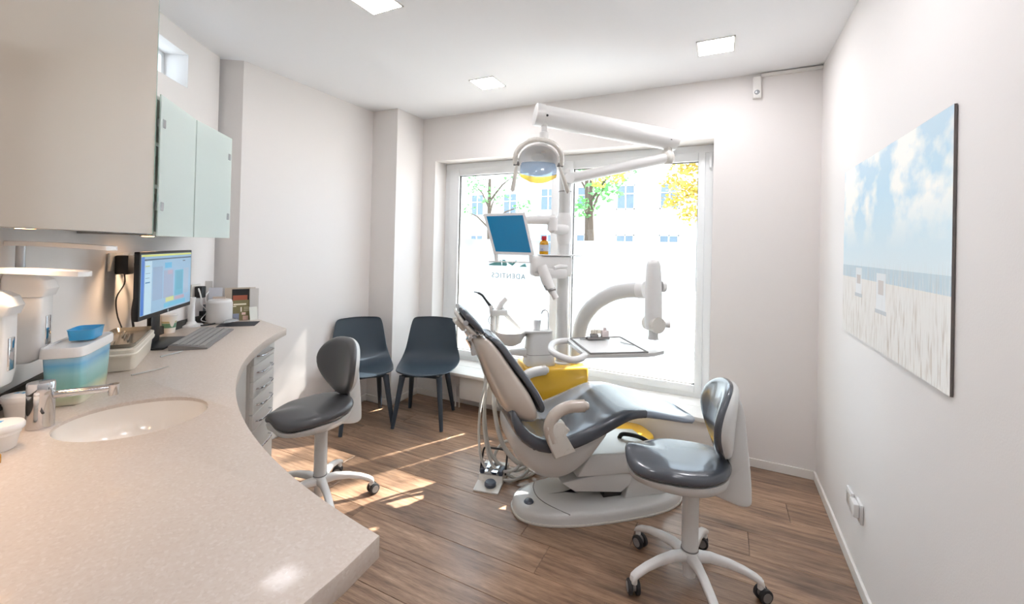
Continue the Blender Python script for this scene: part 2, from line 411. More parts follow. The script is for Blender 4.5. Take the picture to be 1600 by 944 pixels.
# window 1
FY = 3.42
bm = BM(); fz0 = WZ0+.02
for b_ in ((WX0+.0005, WX0+.06, fz0+.05, WZ1-.06), (WX1-.06, WX1-.0005, fz0+.05, WZ1-.06), (WX0+.0005, WX1-.0005, WZ1-.06, WZ1-.0005), (WX0+.0005, WX1-.0005, fz0, fz0+.05), (-1.235, -1.195, fz0+.05, WZ1-.06)):
    box(bm, b_[0], b_[1], FY, FY+.08, b_[2], b_[3], .004, 1)
win = struct('window_1', bm, 'pvc')
GX = [(-2.262, -1.318), (-1.125, -.165)]; GZ0, GZ1 = .425, 2.075
for i, (g0, g1) in enumerate(GX):
    bm = BM(); s0 = WX0+.055 if i == 0 else -1.2; s1 = -1.23 if i == 0 else WX1-.055
    fr = lambda x0, x1, z0, z1, y0, y1, bv: box(bm, x0, x1, y0, y1, z0, z1, bv, 2)
    fr(s0, g0, fz0+.04, WZ1-.055, FY-.012, FY+.05, .006); fr(g1, s1, fz0+.04, WZ1-.055, FY-.012, FY+.05, .006)
    fr(g0, g1, fz0+.04, GZ0, FY-.012, FY+.05, .006); fr(g0, g1, GZ1, WZ1-.055, FY-.012, FY+.05, .006)
    sash = obj('sash', bm, 'pvc', win)
    bm = BM()
    for q in ((g0-.001, g0+.004, GZ0, GZ1), (g1-.004, g1+.001, GZ0, GZ1), (g0, g1, GZ0-.001, GZ0+.004), (g0, g1, GZ1-.004, GZ1+.001)): box(bm, q[0], q[1], FY+.006, FY+.03, q[2], q[3])
    obj('gasket', bm, 'gap', sash)
    bm = BM(); box(bm, g0-.005, g1+.005, FY+.016, FY+.022, GZ0-.005, GZ1+.005); obj('pane', bm, 'glass', sash)
    bm = BM(); box(bm, g0+.03, g1-.035, FY+.0125, FY+.0145, GZ0+.02, 1.475); obj('frosted_film', bm, 'film', win)
bm = BM(); box(bm, WX1-.03, WX1-.012, FY-.03, FY-.008, 2.02, 2.12, .004); box(bm, WX1-.03, WX1-.012, FY-.03, FY-.008, .36, .44, .004); obj('hinge', bm, 'pvc', win)
bm = BM(); box(bm, -1.222, -1.207, FY-.045, FY-.03, 1.18, 1.31, .004); box(bm, -1.222, -1.207, FY-.04, FY-.012, 1.28, 1.31, .003); obj('window_handle', bm, 'white', win)
bm = BM(); box(bm, WX0+.003, WX1-.003, BW, FY+.02, WZ0-.005, .332); box(bm, WX0+.0, .10, 3.03, BW-.0005, .305, .332, .004); sl = struct('trim_1', bm, 'trim')
# lettering on the outside of the film (reads mirrored from the room)
fc = bpy.data.curves.new('sign_text', 'FONT'); fc.body = 'ADENTICS'; fc.size = .062; fc.space_character = 1.22; fc.extrude = .0004
ft = bpy.data.objects.new('sign_text', fc); COL.objects.link(ft); ft.rotation_euler = (PI/2, 0, PI); ft.location = (-1.555, FY+.0118, 1.125)
bpy.context.view_layer.update()
tm = bpy.data.meshes.new_from_object(ft.evaluated_get(bpy.context.evaluated_depsgraph_get())); tm.transform(ft.matrix_world); bpy.data.objects.remove(ft)
mt_text = mat('sign_grey', '5d6f76', .6); tm.materials.clear(); tm.materials.append(mt_text)
sg = bpy.data.objects.new('sign_lettering', tm); COL.objects.link(sg); sg.parent = win
bm = BM(); yy = FY+.0112
for tri in ([(-1.925, 1.235), (-1.925, 1.245), (-1.80, 1.285), (-1.795, 1.235)], [(-1.79, 1.235), (-1.785, 1.29), (-1.76, 1.29), (-1.735, 1.25), (-1.745, 1.235)],
            [(-1.73, 1.262), (-1.72, 1.285), (-1.685, 1.262), (-1.65, 1.29), (-1.635, 1.28), (-1.685, 1.238)], [(-1.615, 1.235), (-1.56, 1.265), (-1.545, 1.235)]):
    loft(bm, [[Vector((x, yy, z)) for x, z in tri], [Vector((x, yy+.0012, z)) for x, z in tri]])
obj('sign_emblem', bm, mat('sign_teal', '5f9a9a', .6), win)
# ------------------------------------------------------------------ ceiling lamps
def lamp(cx, cy, lab, hid=False):
    t = thing('ceiling_lamp', lab, 'ceiling lamp', (cx, cy, CH), 0, 'square recessed ceiling panels')
    bm = BM(); h = .1
    for q in ((-h, -h+.008, -h, h), (h-.008, h, -h, h), (-h, h, -h, -h+.008), (-h, h, h-.008, h)): box(bm, *q, -.004, .0)
    obj('frame', bm, 'trim', t)
    bm = BM(); box(bm, -h+.008, h-.008, -h+.008, h-.008, -.003, -.0005); obj('diffuser', bm, 'lamp', t)
lamp(-1.545, 1.545, 'lit square ceiling panel nearest the upper cabinets, cut by the top of the picture')
lamp(-1.555, 2.685, 'lit square ceiling panel above the dental chair, nearest the back wall on the left')
lamp(-.052, 2.712, 'lit square ceiling panel at the right, near the motion sensor')
lamp(-.055, 1.545, 'unseen ceiling panel added for light, just above the top picture edge on the right'); lamp(-.055, .42, 'unseen ceiling panel added for light, behind the camera on the right'); lamp(-.055, -.7, 'unseen ceiling panel added for light, farthest behind the camera')  # unseen panels continuing the grid, added to brighten the room and right wall
# small fittings on the walls
t = thing('motion_sensor', 'small white motion sensor box high on the back wall under the ceiling', 'sensor', (.19, BW, 2.435))
bm = BM(); box(bm, -.024, .024, -.035, -.0005, 0, .14, .005); obj('housing', bm, 'trim', t)
bm = BM(); lathe(bm, [(0.0, .006), (.012, .004), (.017, 0)], mtx=Matrix.Translation((0, -.034, .035)) @ Matrix.Rotation(PI/2, 4, 'X')); obj('lens', bm, 'silver', t)
bm = BM(); box(bm, .215, RW-.001, BW-.018, BW-.0005, CH-.028, CH-.008, .002); tag(center_obj(obj('cable_duct', bm, 'trim')), 'thin white cable duct along the top of the back wall, from sensor to corner', 'cable duct')
def socket(y, z, lab, cat, plug):
    t = thing(cat.replace(' ', '_'), lab, cat, (RW, y, z)); bm = BM(); box(bm, -.012, -.0005, -.041, .041, -.041, .041, .003); obj('frame', bm, 'white', t)
    bm = BM()
    if plug: box(bm, -.034, -.0125, -.034, .034, -.02, .038, .006); obj('plug', bm, 'white', t)
    else: box(bm, -.0135, -.011, -.027, .027, -.027, .027, .002); b = obj('insert', bm, 'cream', t)
socket(2.44, .305, 'white wall switch plate low on the right wall, left one of the two', 'wall plate', False)
socket(2.30, .325, 'white wall socket with plug low on the right wall, right one of the two', 'wall socket', True)

# beach print
PY0, PY1, PZ0, PZ1 = 1.515, 2.622, 1.05, 1.822
def beach():
    m = mat('beach_print', 'cfe4ee', .35, coat=.15); t = NT(m); tc, o = t.xyz(); v = tc.outputs['Object']; Y, Z = o[1], o[2]
    H = PZ1-PZ0; W = PY1-PY0                                     # local: y 0..W (W = far edge), z 0..H
    u = t.math('DIVIDE', Y, W); q = t.math('DIVIDE', Z, H)
    sky = t.ramp(q, [(.42, 'dcecf2'), (.6, 'cce6f1'), (.8, 'b9dcee'), (1, 'bfdcec')])
    cl = t.noise(v, 4.5, 8, (1, 1, 1.5)); cm = t.ramp(cl, [(.43, '000000'), (.58, 'ffffff')])
    up_ = t.ramp(q, [(.5, '000000'), (.72, 'ffffff')]); cmask = t.math('MULTIPLY', cm, up_); sky = t.mix(cmask, sky, srgb('fbfbf5'))
    seam = t.math('MULTIPLY', t.math('GREATER_THAN', q, .34), t.math('LESS_THAN', q, .415)); g = t.mix(seam, srgb('eeeae4'), srgb('bcd3dd'))
    sky2 = t.mix(t.math('GREATER_THAN', q, .41), g, sky)
    gr = t.noise(v, 16, 6, (1, 5.5, .55)); gm = t.math('MULTIPLY', t.ramp(gr, [(.50, '000000'), (.64, 'ffffff')]), t.ramp(q, [(.18, 'ffffff'), (.46, '000000')]))
    g2 = t.mix(t.math('MULTIPLY', gm, .8), sky2, srgb('c2b3a2'))
    gr2 = t.noise(v, 22, 5, (1, 6, .5)); g3 = t.mix(t.math('MULTIPLY', t.ramp(gr2, [(.5, '000000'), (.6, 'ffffff')]), t.ramp(q, [(.25, 'ffffff'), (.43, '000000')])), g2, srgb('efece6'))
    for (a, b, c, d, col) in ((.72, .80, .25, .40, 'eceff0'), (.735, .785, .31, .36, 'c4b8b0'), (.71, .81, .235, .255, 'b9c0c4'), (.45, .545, .2, .385, 'eceff0'), (.47, .525, .28, .35, 'c9bdb5'), (.44, .555, .185, .205, 'b9c0c4')):
        g3 = t.mix(t.math('MULTIPLY', rect_mask(t, u, q, a, b, c, d), .8), g3, srgb(col))
    t.l(g3, t.b.inputs['Base Color']); return m
pt = thing('beach_picture', 'large unframed beach photo with two beach chairs and dune grass on right wall', 'picture', (RW, PY0, PZ0))
bm = BM(); box(bm, -.0085, -.008, 0.0005, PY1-PY0-.0005, 0.0005, PZ1-PZ0-.0005); obj('print', bm, beach(), pt)
bm = BM(); box(bm, -.008, -.002, 0, PY1-PY0, 0, PZ1-PZ0); obj('backing_board', bm, mat('dibond_edge', '6b6663', .5), pt)

# ------------------------------------------------------------------ radiator
t = thing('radiator', 'flat white panel radiator under the window sill behind the dental chair', 'radiator', (-.95, BW, .11))
bm = BM(); box(bm, -1.03, 1.0, -.18, -.165, 0, .19, .004); obj('front_panel', bm, 'trim', t)
bm = BM(); box(bm, -1.03, 1.0, -.164, -.06, .005, .18, .002); obj('body', bm, 'trim', t)
for s in (-.9, .9):
    bm = BM(); box(bm, s-.02, s+.02, -.06, -.0005, .03, .15); obj('bracket', bm, 'trim', t)
bm = BM(); tube(bm, [(-.745, -.18, .165), (-.745, -.215, .165)], .017); obj('thermostat_valve', bm, 'white', t)
for s in (-1.12, -1.08):
    bm = BM(); tube(bm, smooth_path([(s, -.1, -.1095), (s, -.1, .05), (s+.03, -.11, .08), (-1.02, -.12, .08)]), .007); obj('pipe', bm, 'trim', t)

# ------------------------------------------------------------------ counter
ZT = .90
wt = thing('worktop', 'speckled beige curved stone worktop with an integrated round basin', 'worktop', (-1.2, .6, ZT-.04))
TA, TE = -147.0, -96.5
front = [pc(RF, TE + (TA-TE)*k/40) for k in range(41)]
backp = [pc(RB-.002, -148.6 + (-127+148.6)*k/16) for k in range(17)]
outline = [(-.53, -.22), (-.53, .50)] + front[0:] + [(-2.857, 1.803), (-2.857, 1.722)] + [pc(RB-.002, -152.2)] + [pc(RB-.002, -152 + 25*k/18) for k in range(19)] + [wpt(s, .002) for s in (.5, 1.0, 1.44)]
SKX, SKY, SKA, SKB = -1.512, .630, .172, .158
cu = bpy.data.curves.new('worktop_outline', 'CURVE'); cu.dimensions = '2D'; cu.fill_mode = 'BOTH'; cu.extrude = .0185; cu.bevel_depth = .0015; cu.bevel_resolution = 1
def addspl(pts):
    s = cu.splines.new('POLY'); s.points.add(len(pts)-1)
    for p, q in zip(s.points, pts): p.co = (q[0], q[1], 0, 1)
    s.use_cyclic_u = True
addspl(outline)
sa = R(50)
sink = [(SKX+SKA*math.cos(a)*math.cos(sa)-SKB*math.sin(a)*math.sin(sa), SKY+SKA*math.cos(a)*math.sin(sa)+SKB*math.sin(a)*math.cos(sa)) for a in [2*PI*k/48 for k in range(48)]]
addspl([(SKX+(x-SKX)*1.004, SKY+(y-SKY)*1.004) for x, y in sink])
co = bpy.data.objects.new('tmp', cu); COL.objects.link(co); bpy.context.view_layer.update()
cme = bpy.data.meshes.new_from_object(co.evaluated_get(bpy.context.evaluated_depsgraph_get())); bpy.data.objects.remove(co)
bm = BM(); bm.from_mesh(cme); bmesh.ops.transform(bm, matrix=Matrix.Translation((0, 0, ZT-.02)), verts=bm.verts)
obj('slab', bm, 'worktop', wt, Matrix())
bm = BM(); rg = []
for f, z in ((1.0, -.0004), (.99, -.02), (.97, -.05), (.88, -.09), (.7, -.118), (.4, -.13), (.08, -.134)):
    rg.append([Vector((SKX+(x-SKX)*f, SKY+(y-SKY)*f, ZT+z)) for x, y in sink])
vr = loft(bm, rg, cap=False); obj('basin', bm, 'basin', wt, Matrix(), sharp=2)
bm = BM(); cyl(bm, SKX, SKY, ZT-.134, ZT-.130, .024); obj('drain', bm, 'chrome', wt, Matrix())
bm = BM(); rg = []
P = [pc(RB-.003, -152 + 25*k/18) for k in range(19)] + [wpt(s, .003) for s in (.5, 1.0, 1.44)]; Q = [pc(RB-.018, -152 + 25*k/18) for k in range(19)] + [wpt(s, .018) for s in (.5, 1.0, 1.44)]
loft(bm, [[Vector((*a, ZT+.0003)), Vector((*b, ZT+.0003)), Vector((*b, ZT+.042)), Vector((*a, ZT+.042))] for a, b in zip(P, Q)]); obj('backsplash_strip', bm, 'gap', wt, Matrix())

def arc_box(bm, a0, a1, r0, r1, z0, z1, bev=0):
    """flat-fronted wedge between two angles"""
    a, b, c, d = pc(r0, a0), pc(r0, a1), pc(r1, a1), pc(r1, a0)
    prism(bm, [a, b, c, d], z0, z1)
def front_panel(bm, a0, a1, r, z0, z1, th=.018, gap=.0015, bev=.002):
    a, b = Vector(pc(r, a0)), Vector(pc(r, a1)); d = (b-a).normalized(); n = Vector((-d.y, d.x)); c = (a+b)/2
    if (CC-c).dot(n) < 0: n = -n
    m = Matrix(((d.x, n.x, 0, c.x), (d.y, n.y, 0, c.y), (0, 0, 1, 0), (0, 0, 0, 1))); L = (b-a).length/2-gap
    box(bm, -L, L, 0, th, z0+gap, z1-gap, bev, 1, m); return m, L
def bow_handle(bm, m, x0, x1, z, y0=.0, out=.028, vertical=False):
    pts = [(x0, y0, z), (x0+.015*(1 if x1 > x0 else -1), y0+out*.8, z), ((x0+x1)/2, y0+out, z), (x1-.015*(1 if x1 > x0 else -1), y0+out*.8, z), (x1, y0, z)]
    if vertical: pts = [(z, p[1], p[0]) for p in pts]
    tube(bm, [m @ p for p in smooth_path(pts, 5)], .0045, 8)
units = [(-146.3, -139.6, 'drawers', 'white curved counter drawer unit with six bow handles beside the grey stool'),
         (-139.4, -129.6, 'door', 'white counter cupboard next to the drawer unit, in the tightest part of the curve'),
         (-129.4, -119.6, 'door', 'white counter cupboard below the worktop near the basin, second from drawers'),
         (-119.4, -109.6, 'door', 'white counter cupboard in front of the basin, third from drawers'),
         (-109.4, -98.5, 'door', 'white end cupboard of the counter, nearest the worktop corner in the foreground')]
for i, (a0, a1, kind, lab) in enumerate(units):
    base = pc(2.75, (a0+a1)/2); rr = 2.50 if kind == 'drawers' else 2.53
    t = thing('drawer_cabinet' if kind == 'drawers' else 'base_cabinet', lab, 'cabinet', (*base, 0))
    bm = BM(); arc_box(bm, a0, a1, rr, 2.84 if i > 1 else 2.95, .08, .755 if i in (2, 3) else ZT-.041); obj('body', bm, 'cabw', t, Matrix())
    bm = BM(); arc_box(bm, a0+.3, a1-.3, rr+.05, 2.82, .0005, .08); obj('plinth', bm, 'hub', t, Matrix())
    if kind == 'drawers':
        z = ZT-.048
        for k in range(6):
            h = .085 if k < 5 else .31; bm = BM(); m, L = front_panel(bm, a0, a1, rr, z-h, z); d = obj('drawer', bm, 'cabw', t, Matrix())
            bm = BM(); bow_handle(bm, m, -L*.55, L*.75, z-h*.5 if k < 5 else z-.10, .018); obj('handle', bm, 'chrome', d, Matrix()); z -= h
    else:
        bm = BM(); m, L = front_panel(bm, a0, a1, rr, .09, ZT-.048); d = obj('door', bm, 'cabw', t, Matrix())
        bm = BM(); bow_handle(bm, m, .62, .78, L-.04, .018, vertical=True); obj('handle', bm, 'chrome', d, Matrix())

# ------------------------------------------------------------------ wall cabinets
CZ0, CZ1 = 1.428, 2.0
hinge_at = {-146.7: 1, -138.6: 0}
for i, (a0, a1, lab) in enumerate(((-146.7, -138.8, 'frosted green glass wall cabinet, the far one of the two, above the computer'), (-138.6, -130.7, 'frosted green glass wall cabinet right beside the big taupe cabinet door'))):
    t = thing('glass_wall_cabinet', lab, 'wall cabinet', (*pc(2.9, (a0+a1)/2), CZ0))
    bm = BM()
    arc_box(bm, a0, a0+.35, 2.77, RB-.02, CZ0, CZ1); arc_box(bm, a1-.35, a1, 2.77, RB-.02, CZ0, CZ1)
    arc_box(bm, a0, a1, 2.77, RB-.02, CZ0, CZ0+.016); arc_box(bm, a0, a1, 2.77, RB-.02, CZ1-.016, CZ1); arc_box(bm, a0, a1, RB-.035, RB-.02, CZ0, CZ1); obj('body', bm, 'cabw', t, Matrix())
    for z in (CZ0+.20, CZ0+.38):
        bm = BM(); arc_box(bm, a0+.35, a1-.35, 2.80, RB-.04, z, z+.016); obj('shelf', bm, 'cabw', t, Matrix())
    bm = BM(); m, L = front_panel(bm, a0, a1, 2.757, CZ0-.004, CZ1+.004, .006, .001, .001); d = obj('glass_door', bm, 'frost', t, Matrix())
    sgn = 1 if i else -1
    a, b = Vector(pc(2.757, a0)), Vector(pc(2.757, a1))
    for z in (CZ0+.12, CZ1-.11):
        bm = BM(); xx = (L-.03) if i else -(L-.03); box(bm, xx-.012, xx+.012, -.014, .009, z-.018, z+.018, .002, 1, m); obj('hinge', bm, 'silver', d, Matrix())
# big opaque cabinet
OC0 = Vector((-2.052, .895)); OD = Vector((.8056, -.5925)); ON = Vector((.5925, .8056)); OL = 1.12
t = thing('tall_wall_cabinet', 'large glossy taupe wall cabinet door filling the upper left corner', 'wall cabinet', (*(OC0+OD*OL/2-ON*.1), CZ0))
m = Matrix(((OD.x, ON.x, 0, OC0.x), (OD.y, ON.y, 0, OC0.y), (0, 0, 1, 0), (0, 0, 0, 1)))
bm = BM(); box(bm, 0.012, OL, -.016, 0, CZ0+.004, 2.56, .002, 1, m); obj('door', bm, 'lacquer', t, Matrix())
bm = BM(); box(bm, 0.0, .010, -.014, -.001, CZ0, 2.56, .001, 1, m); obj('glass_edge', bm, 'glassedge', t, Matrix())
bm = BM(); box(bm, .02, OL, -.19, -.018, CZ0+.012, 2.57, .0, 1, m); obj('body', bm, 'cabw', t, Matrix())
def puck(x, y, z, lab, en=3.0):
    t = thing('under_cabinet_light', lab, 'light', (x, y, z), 0)
    bm = BM(); cyl(bm, 0, 0, -.004, -.0005, .03); obj('housing', bm, 'silver', t)
    bm = BM(); cyl(bm, 0, 0, -.0055, -.0045, .022); obj('diffuser', bm, 'puck', t)
    ld = bpy.data.lights.new('puck_spot', 'SPOT'); ld.energy = en; ld.color = (1, .70, .46); ld.spot_size = R(110); ld.spot_blend = .8; ld.shadow_soft_size = .02
    lo = bpy.data.objects.new('puck_spot', ld); COL.objects.link(lo); lo.location = (x, y, z-.03)
puck(*pc(2.90, -137.0), CZ0, 'warm round light under the glass cabinet beside the monitor', 9)
q = wpt(.42, .14); puck(q[0], q[1], CZ0+.012, 'warm round light under the taupe cabinet above the soap dispensers', 5)
q = wpt(.95, .17); puck(q[0], q[1], CZ0+.012, 'warm round light under the taupe cabinet end nearest the camera', 5)

# ------------------------------------------------------------------ counter objects
def wm(s, d, z=0, rz=0):                      # frame on the straight wall: x along the wall, y out of it
    p = wpt(s, d); return Matrix(((UDIR.x, NDIR.x, 0, p[0]), (UDIR.y, NDIR.y, 0, p[1]), (0, 0, 1, z), (0, 0, 0, 1))) @ Matrix.Rotation(rz, 4, 'Z')
for s, z0, lz, lab in ((.18, 1.03, 1.385, 'white wall soap dispenser with clear window, nearer the blue tub'), (.37, 1.0, 1.315, 'white wall soap dispenser at the left edge of the picture')):
    p = wpt(s, 0); t = thing('soap_dispenser', lab, 'soap dispenser', (*p, z0)); G = wm(s, 0, z0)
    bm = BM(); rg = []
    for z, dp, hw in ((0, .07, .034), (.012, .088, .041), (.05, .094, .043), (.2, .094, .043)): rg.append([G @ Vector((x*hw/.045, max(.001, .001+(y+.055)/.11*dp), z)) for x, y in rrect(.045, .055, 5, 28)])
    loft(bm, rg); obj('body', bm, 'white', t, Matrix())
    bm = BM(); rg = []
    for z, dp, hw in ((.201, .100, .046), (.225, .108, .048), (.25, .098, .044), (.262, .08, .037), (.268, .05, .025)): rg.append([G @ Vector((x*hw/.045, max(.001, .001+(y+.055)/.11*dp), z)) for x, y in rrect(.045, .055, 5, 28)])
    loft(bm, rg); obj('cover', bm, 'white', t, Matrix())
    bm = BM(); box(bm, -.014, .014, .088, .098, .05, .14, .003, 2, G); obj('chrome_window', bm, 'chrome', t, Matrix())
    bm = BM(); G2 = wm(s, 0, 0); sw = .03
    top = [(.0, .02), (.06, .018), (.13, .03), (.2, .038), (.235, .034), (.25, .012)]
    pts = [(x, y) for y, x in top] + [(-x, y) for y, x in top[::-1]]
    a = [G2 @ Vector((x, y+.002, lz - (y/.25)**2*.012)) for x, y in pts]; b = [v + Vector((0, 0, .014)) for v in a]
    loft(bm, [a, b]); obj('lever', bm, 'white', t, Matrix())
    bm = BM(); tube(bm, [G2 @ Vector((0, .03, z0+.27)), G2 @ Vector((0, .03, lz+.004))], .011); obj('lever_stem', bm, 'silver', t, Matrix())
# tap
TX, TY = -1.645, .475
t = thing('basin_tap', 'thick round chrome tap with a slim spout beside the basin', 'tap', (TX, TY, ZT))
bm = BM(); lathe(bm, [(.0001, .0005), (.028, .0005), (.028, .003), (.0275, .09), (.0275, .091), (.028, .094), (.028, .118), (.0265, .1215), (.001, .1225)], n=40); obj('body', bm, 'chrome', t)
bm = BM(); sdir = Vector((.50, .86, 0)).normalized()
tube(bm, [sdir*.02+Vector((0, 0, .083)), sdir*.145+Vector((0, 0, .083))], .0105, 14); tube(bm, [sdir*.145+Vector((0, 0, .093)), sdir*.145+Vector((0, 0, .062))], [.014, .012], 14); obj('spout', bm, 'chrome', t)
bm = BM(); tube(bm, [(.034*.7, -.026*.2, .05), (.05, -.01, .05)], .003); obj('lever_pin', bm, 'dark', t)
# tub with sea print
def tub_mat():
    m = mat('sea_print_plastic', '8fc4c8', .22, coat=.5); t = NT(m); tc, o = t.xyz(); z = t.math('DIVIDE', o[2], .16)
    nz = t.noise(tc.outputs['Object'], 14, 4, (1, 1, 3)); zz = t.math('ADD', z, t.math('MULTIPLY_ADD', nz, .12)); zz.node.inputs[1].links[0].from_node.inputs[2].default_value = -.06
    c = t.ramp(zz, [(.05, 'd9d3bb'), (.18, 'b9c9a5'), (.36, '7fb9b0'), (.62, '8fcbd2'), (.8, '6fb4dc'), (.92, 'a9d6ec')])
    t.l(c, t.b.inputs['Base Color']); return m
G = wm(.145, .158, ZT); t = thing('storage_tub', 'translucent white lidded tub with turquoise sea print beside the tap', 'tub', tuple(G.translation), math.atan2(UDIR.y, UDIR.x))
bm = BM(); rg = []
for z, f in ((.0006, .86), (.006, .89), (.05, .93), (.15, 1.0)): rg.append([Vector((x*f, y*f, z)) for x, y in rrect(.122, .05, 6, 36)])
loft(bm, rg); obj('body', bm, tub_mat(), t)
bm = BM(); rg = []
for z, f, e in ((.150, 1.02, 0), (.152, 1.06, 0), (.175, 1.06, 0), (.181, 1.03, 0), (.181, .96, 0), (.176, .93, 0)): rg.append([Vector((x*f, y*f, z)) for x, y in rrect(.124, .052, 6, 36)])
loft(bm, rg); obj('lid', bm, 'white', t)
bm = BM()
arm = [(0, 0), (.004, .012), (.02, .016), (.007, .022), (.012, .036), (0, .026), (-.012, .036), (-.007, .022), (-.02, .016), (-.004, .012)]
a = [Vector((-.116 - (z-.0)*.25 - .0025, x*.9-.01, .02+z)) for x, z in arm]
loft(bm, [a, [v+Vector((-.001, 0, 0)) for v in a]]); obj('starfish_print', bm, mat('starfish_orange', 'd9a066', .5), t)
G = wm(.12, .165, ZT+.182)
bm = BM(); rg = []
for z, f in ((.0002, .9), (.03, 1.0), (.034, 1.04)): rg.append([Vector((x*f, y*f, z)) for x, y in rrect(.050, .034, 6, 28)])
rg += [[Vector((p.x*.93, p.y*.93, p.z)) for p in rg[-1]], [Vector((x*.86, y*.86, .005)) for x, y in rrect(.050, .034, 6, 28)]]
loft(bm, rg); o = obj('blue_tray', bm, 'bluebox'); o.location = G.translation; o.rotation_euler = (0, 0, math.atan2(UDIR.y, UDIR.x)); tag(o, 'small bright blue plastic tray lying on the tub lid', 'tray')
# denture boxes left of the tap
def dbox(x, y, r, lab, rz):
    t = thing('impression_box', lab, 'lidded bowl', (x, y, ZT), rz); bm = BM()
    lathe(bm, [(.001, .0005), (r*.68, .0005), (r*.74, .004), (r*.86, .036), (r*.9, .038), (r*.92, .05)], n=32, sy=.86); obj('bowl', bm, 'white', t)
    bm = BM(); lathe(bm, [(r*.98, .046), (r*1.03, .05), (r*1.03, .058), (r*.97, .063), (r*.5, .067), (.001, .068)], n=32, sy=.86); obj('lid', bm, 'white', t)
    bm = BM(); box(bm, -.014, .014, -.006, .006, .0668, .0678); obj('sticker', bm, 'bluebox', t)
dbox(-1.785, .475, .042, 'small cream lidded bowl behind the chrome tap', .5)
dbox(-1.555, .372, .050, 'cream lidded bowl at the left picture edge in front of the tap', .9)
t = thing('small_bottle', 'tiny clear bottle with amber cap at the far left picture edge', 'bottle', (-1.463, .352, ZT))
bm = BM(); lathe(bm, [(.001, .0005), (.010, .0005), (.010, .018), (.005, .023), (.005, .026)], n=16); obj('glass', bm, 'amber', t)
bm = BM(); cyl(bm, 0, 0, .0262, .034, .0065); obj('cap', bm, 'silver', t)
# cream instrument box
BD = Vector((-.851, .525)); bc = Vector((-1.992, .832)) + BD*.235; BN = Vector((-.525, -.851)); bc += BN*.085
t = thing('disinfection_box', 'long cream plastic box with a rim, between the blue tub and the monitor', 'box', (bc.x, bc.y, ZT), math.atan2(BD.y, BD.x))
bm = BM(); rg = []
for z, f in ((.0006, .9), (.004, .92), (.06, .98)): rg.append([Vector((x*f, y*f, z)) for x, y in rrect(.205, .072, 10, 40)])
loft(bm, rg); obj('body', bm, 'creambox', t)
bm = BM(); rg = []
for z, f in ((.060, 1.0), (.061, 1.05), (.068, 1.055), (.072, 1.02), (.086, 1.03), (.089, 1.0)): rg.append([Vector((x*f, y*(f+.02), z)) for x, y in rrect(.205, .072, 10, 40)])
loft(bm, rg); obj('lid', bm, 'creambox', t)
t2 = thing('steel_tray', 'steel rimmed instrument tray lying on the cream box', 'tray', (bc.x, bc.y, ZT+.0895), math.atan2(BD.y, BD.x))
bm = BM(); rg = []
for z, f in ((.0005, .95), (.016, 1.0), (.018, 1.03), (.018, 1.0)): rg.append([Vector((x*f, y*f, z)) for x, y in rrect(.195, .068, 10, 40)])
rg.append([Vector((x*.92, y*.9, .004)) for x, y in rrect(.195, .068, 10, 40)]); loft(bm, rg); obj('tray', bm, 'trayglass', t2)
for k, (x, y) in enumerate(((-.1, .01), (.0, -.02), (.1, .015), (.05, .0))):
    bm = BM(); tube(bm, [(x-.07, y-.005, .008), (x+.05, y+.01, .009)], .003, 8); obj('instrument', bm, 'steel', t2)
for (a, b, lab) in (((-1.965, .802), (-1.975, .925), 'thin steel probe on the worktop nearest the basin'), ((-2.17, .985), (-2.195, 1.085), 'thin steel probe on the worktop near the keyboard')):
    bm = BM(); d = Vector((b[0]-a[0], b[1]-a[1], 0)); tube(bm, [(*a, ZT+.004), (a[0]+d.x*.8, a[1]+d.y*.8, ZT+.004), (*b, ZT+.006)], [.003, .0025, .001], 8); tag(center_obj(obj('dental_probe', bm, 'steel')), lab, 'instrument')
# monitor (computer)
ML, MR = Vector((-2.235, .93)), Vector((-2.605, 1.315)); MD = (MR-ML).normalized(); MC = (ML+MR)/2; rz = math.atan2(MD.y, MD.x)
t = thing('computer_monitor', 'black computer monitor showing a blue appointment calendar on the worktop', 'monitor', (MC.x, MC.y, ZT), rz); hw = (MR-ML).length/2; z0, z1 = .155, .455
bm = BM(); box(bm, -hw, hw, -.0, .022, z0, z1, .004); box(bm, -hw*.7, hw*.7, .02, .05, z0+.05, z1-.06, .012); obj('housing', bm, 'black', t)
def scr():
    W, H = hw-.012, z1-z0-.035; b = z0+.022; f = lambda u0, u1, v0, v1, c: (-W+2*W*u0, -W+2*W*u1, b+H*v0, b+H*v1, c)
    return print_mat('calendar_screen', '8fb2cc', [f(0, 1, .965, 1, 'cfd67a'), f(0, 1, .90, .925, '4d6478'), f(0, .05, 0, .965, '3f74c4'), f(.06, .18, 0, .89, 'b4d2e2'), f(.07, .14, .8, .815, 'c8cf6a'), f(.07, .15, .52, .54, '4f7fae'), f(.07, .14, .6, .61, '7d9ab2'), f(.07, .15, .68, .69, '7d9ab2'),
        f(.2, .38, .2, .78, '8aa3bf'), f(.40, .60, .2, .70, '93a2bb'), f(.42, .56, .74, .84, '5ea9cf'), f(.48, .58, .62, .7, 'a89fb3'), f(.63, .82, .2, .68, '62a8c0'), f(.66, .80, .3, .66, '5c9fb8'), f(.83, .95, .2, .7, '9ab0c6'), f(.45, .62, .12, .2, 'c0c98c'), f(.64, .85, .12, .18, 'b2a1b0'), f(.42, .88, .02, .10, '6cb3cf'), f(.8, .86, .84, .86, '5b6d80')], ax=(0, 2), rough=.2, emit=.30)
bm = BM(); box(bm, -hw+.010, hw-.010, -.0008, .0, z0+.020, z1-.012); obj('screen', bm, scr(), t)
bm = BM(); box(bm, -.045, .045, .045, .065, .012, .30, .006); obj('stand', bm, 'black', t)
bm = BM(); box(bm, -.13, .13, -.04, .15, .0005, .012, .005); obj('foot', bm, 'black', t)
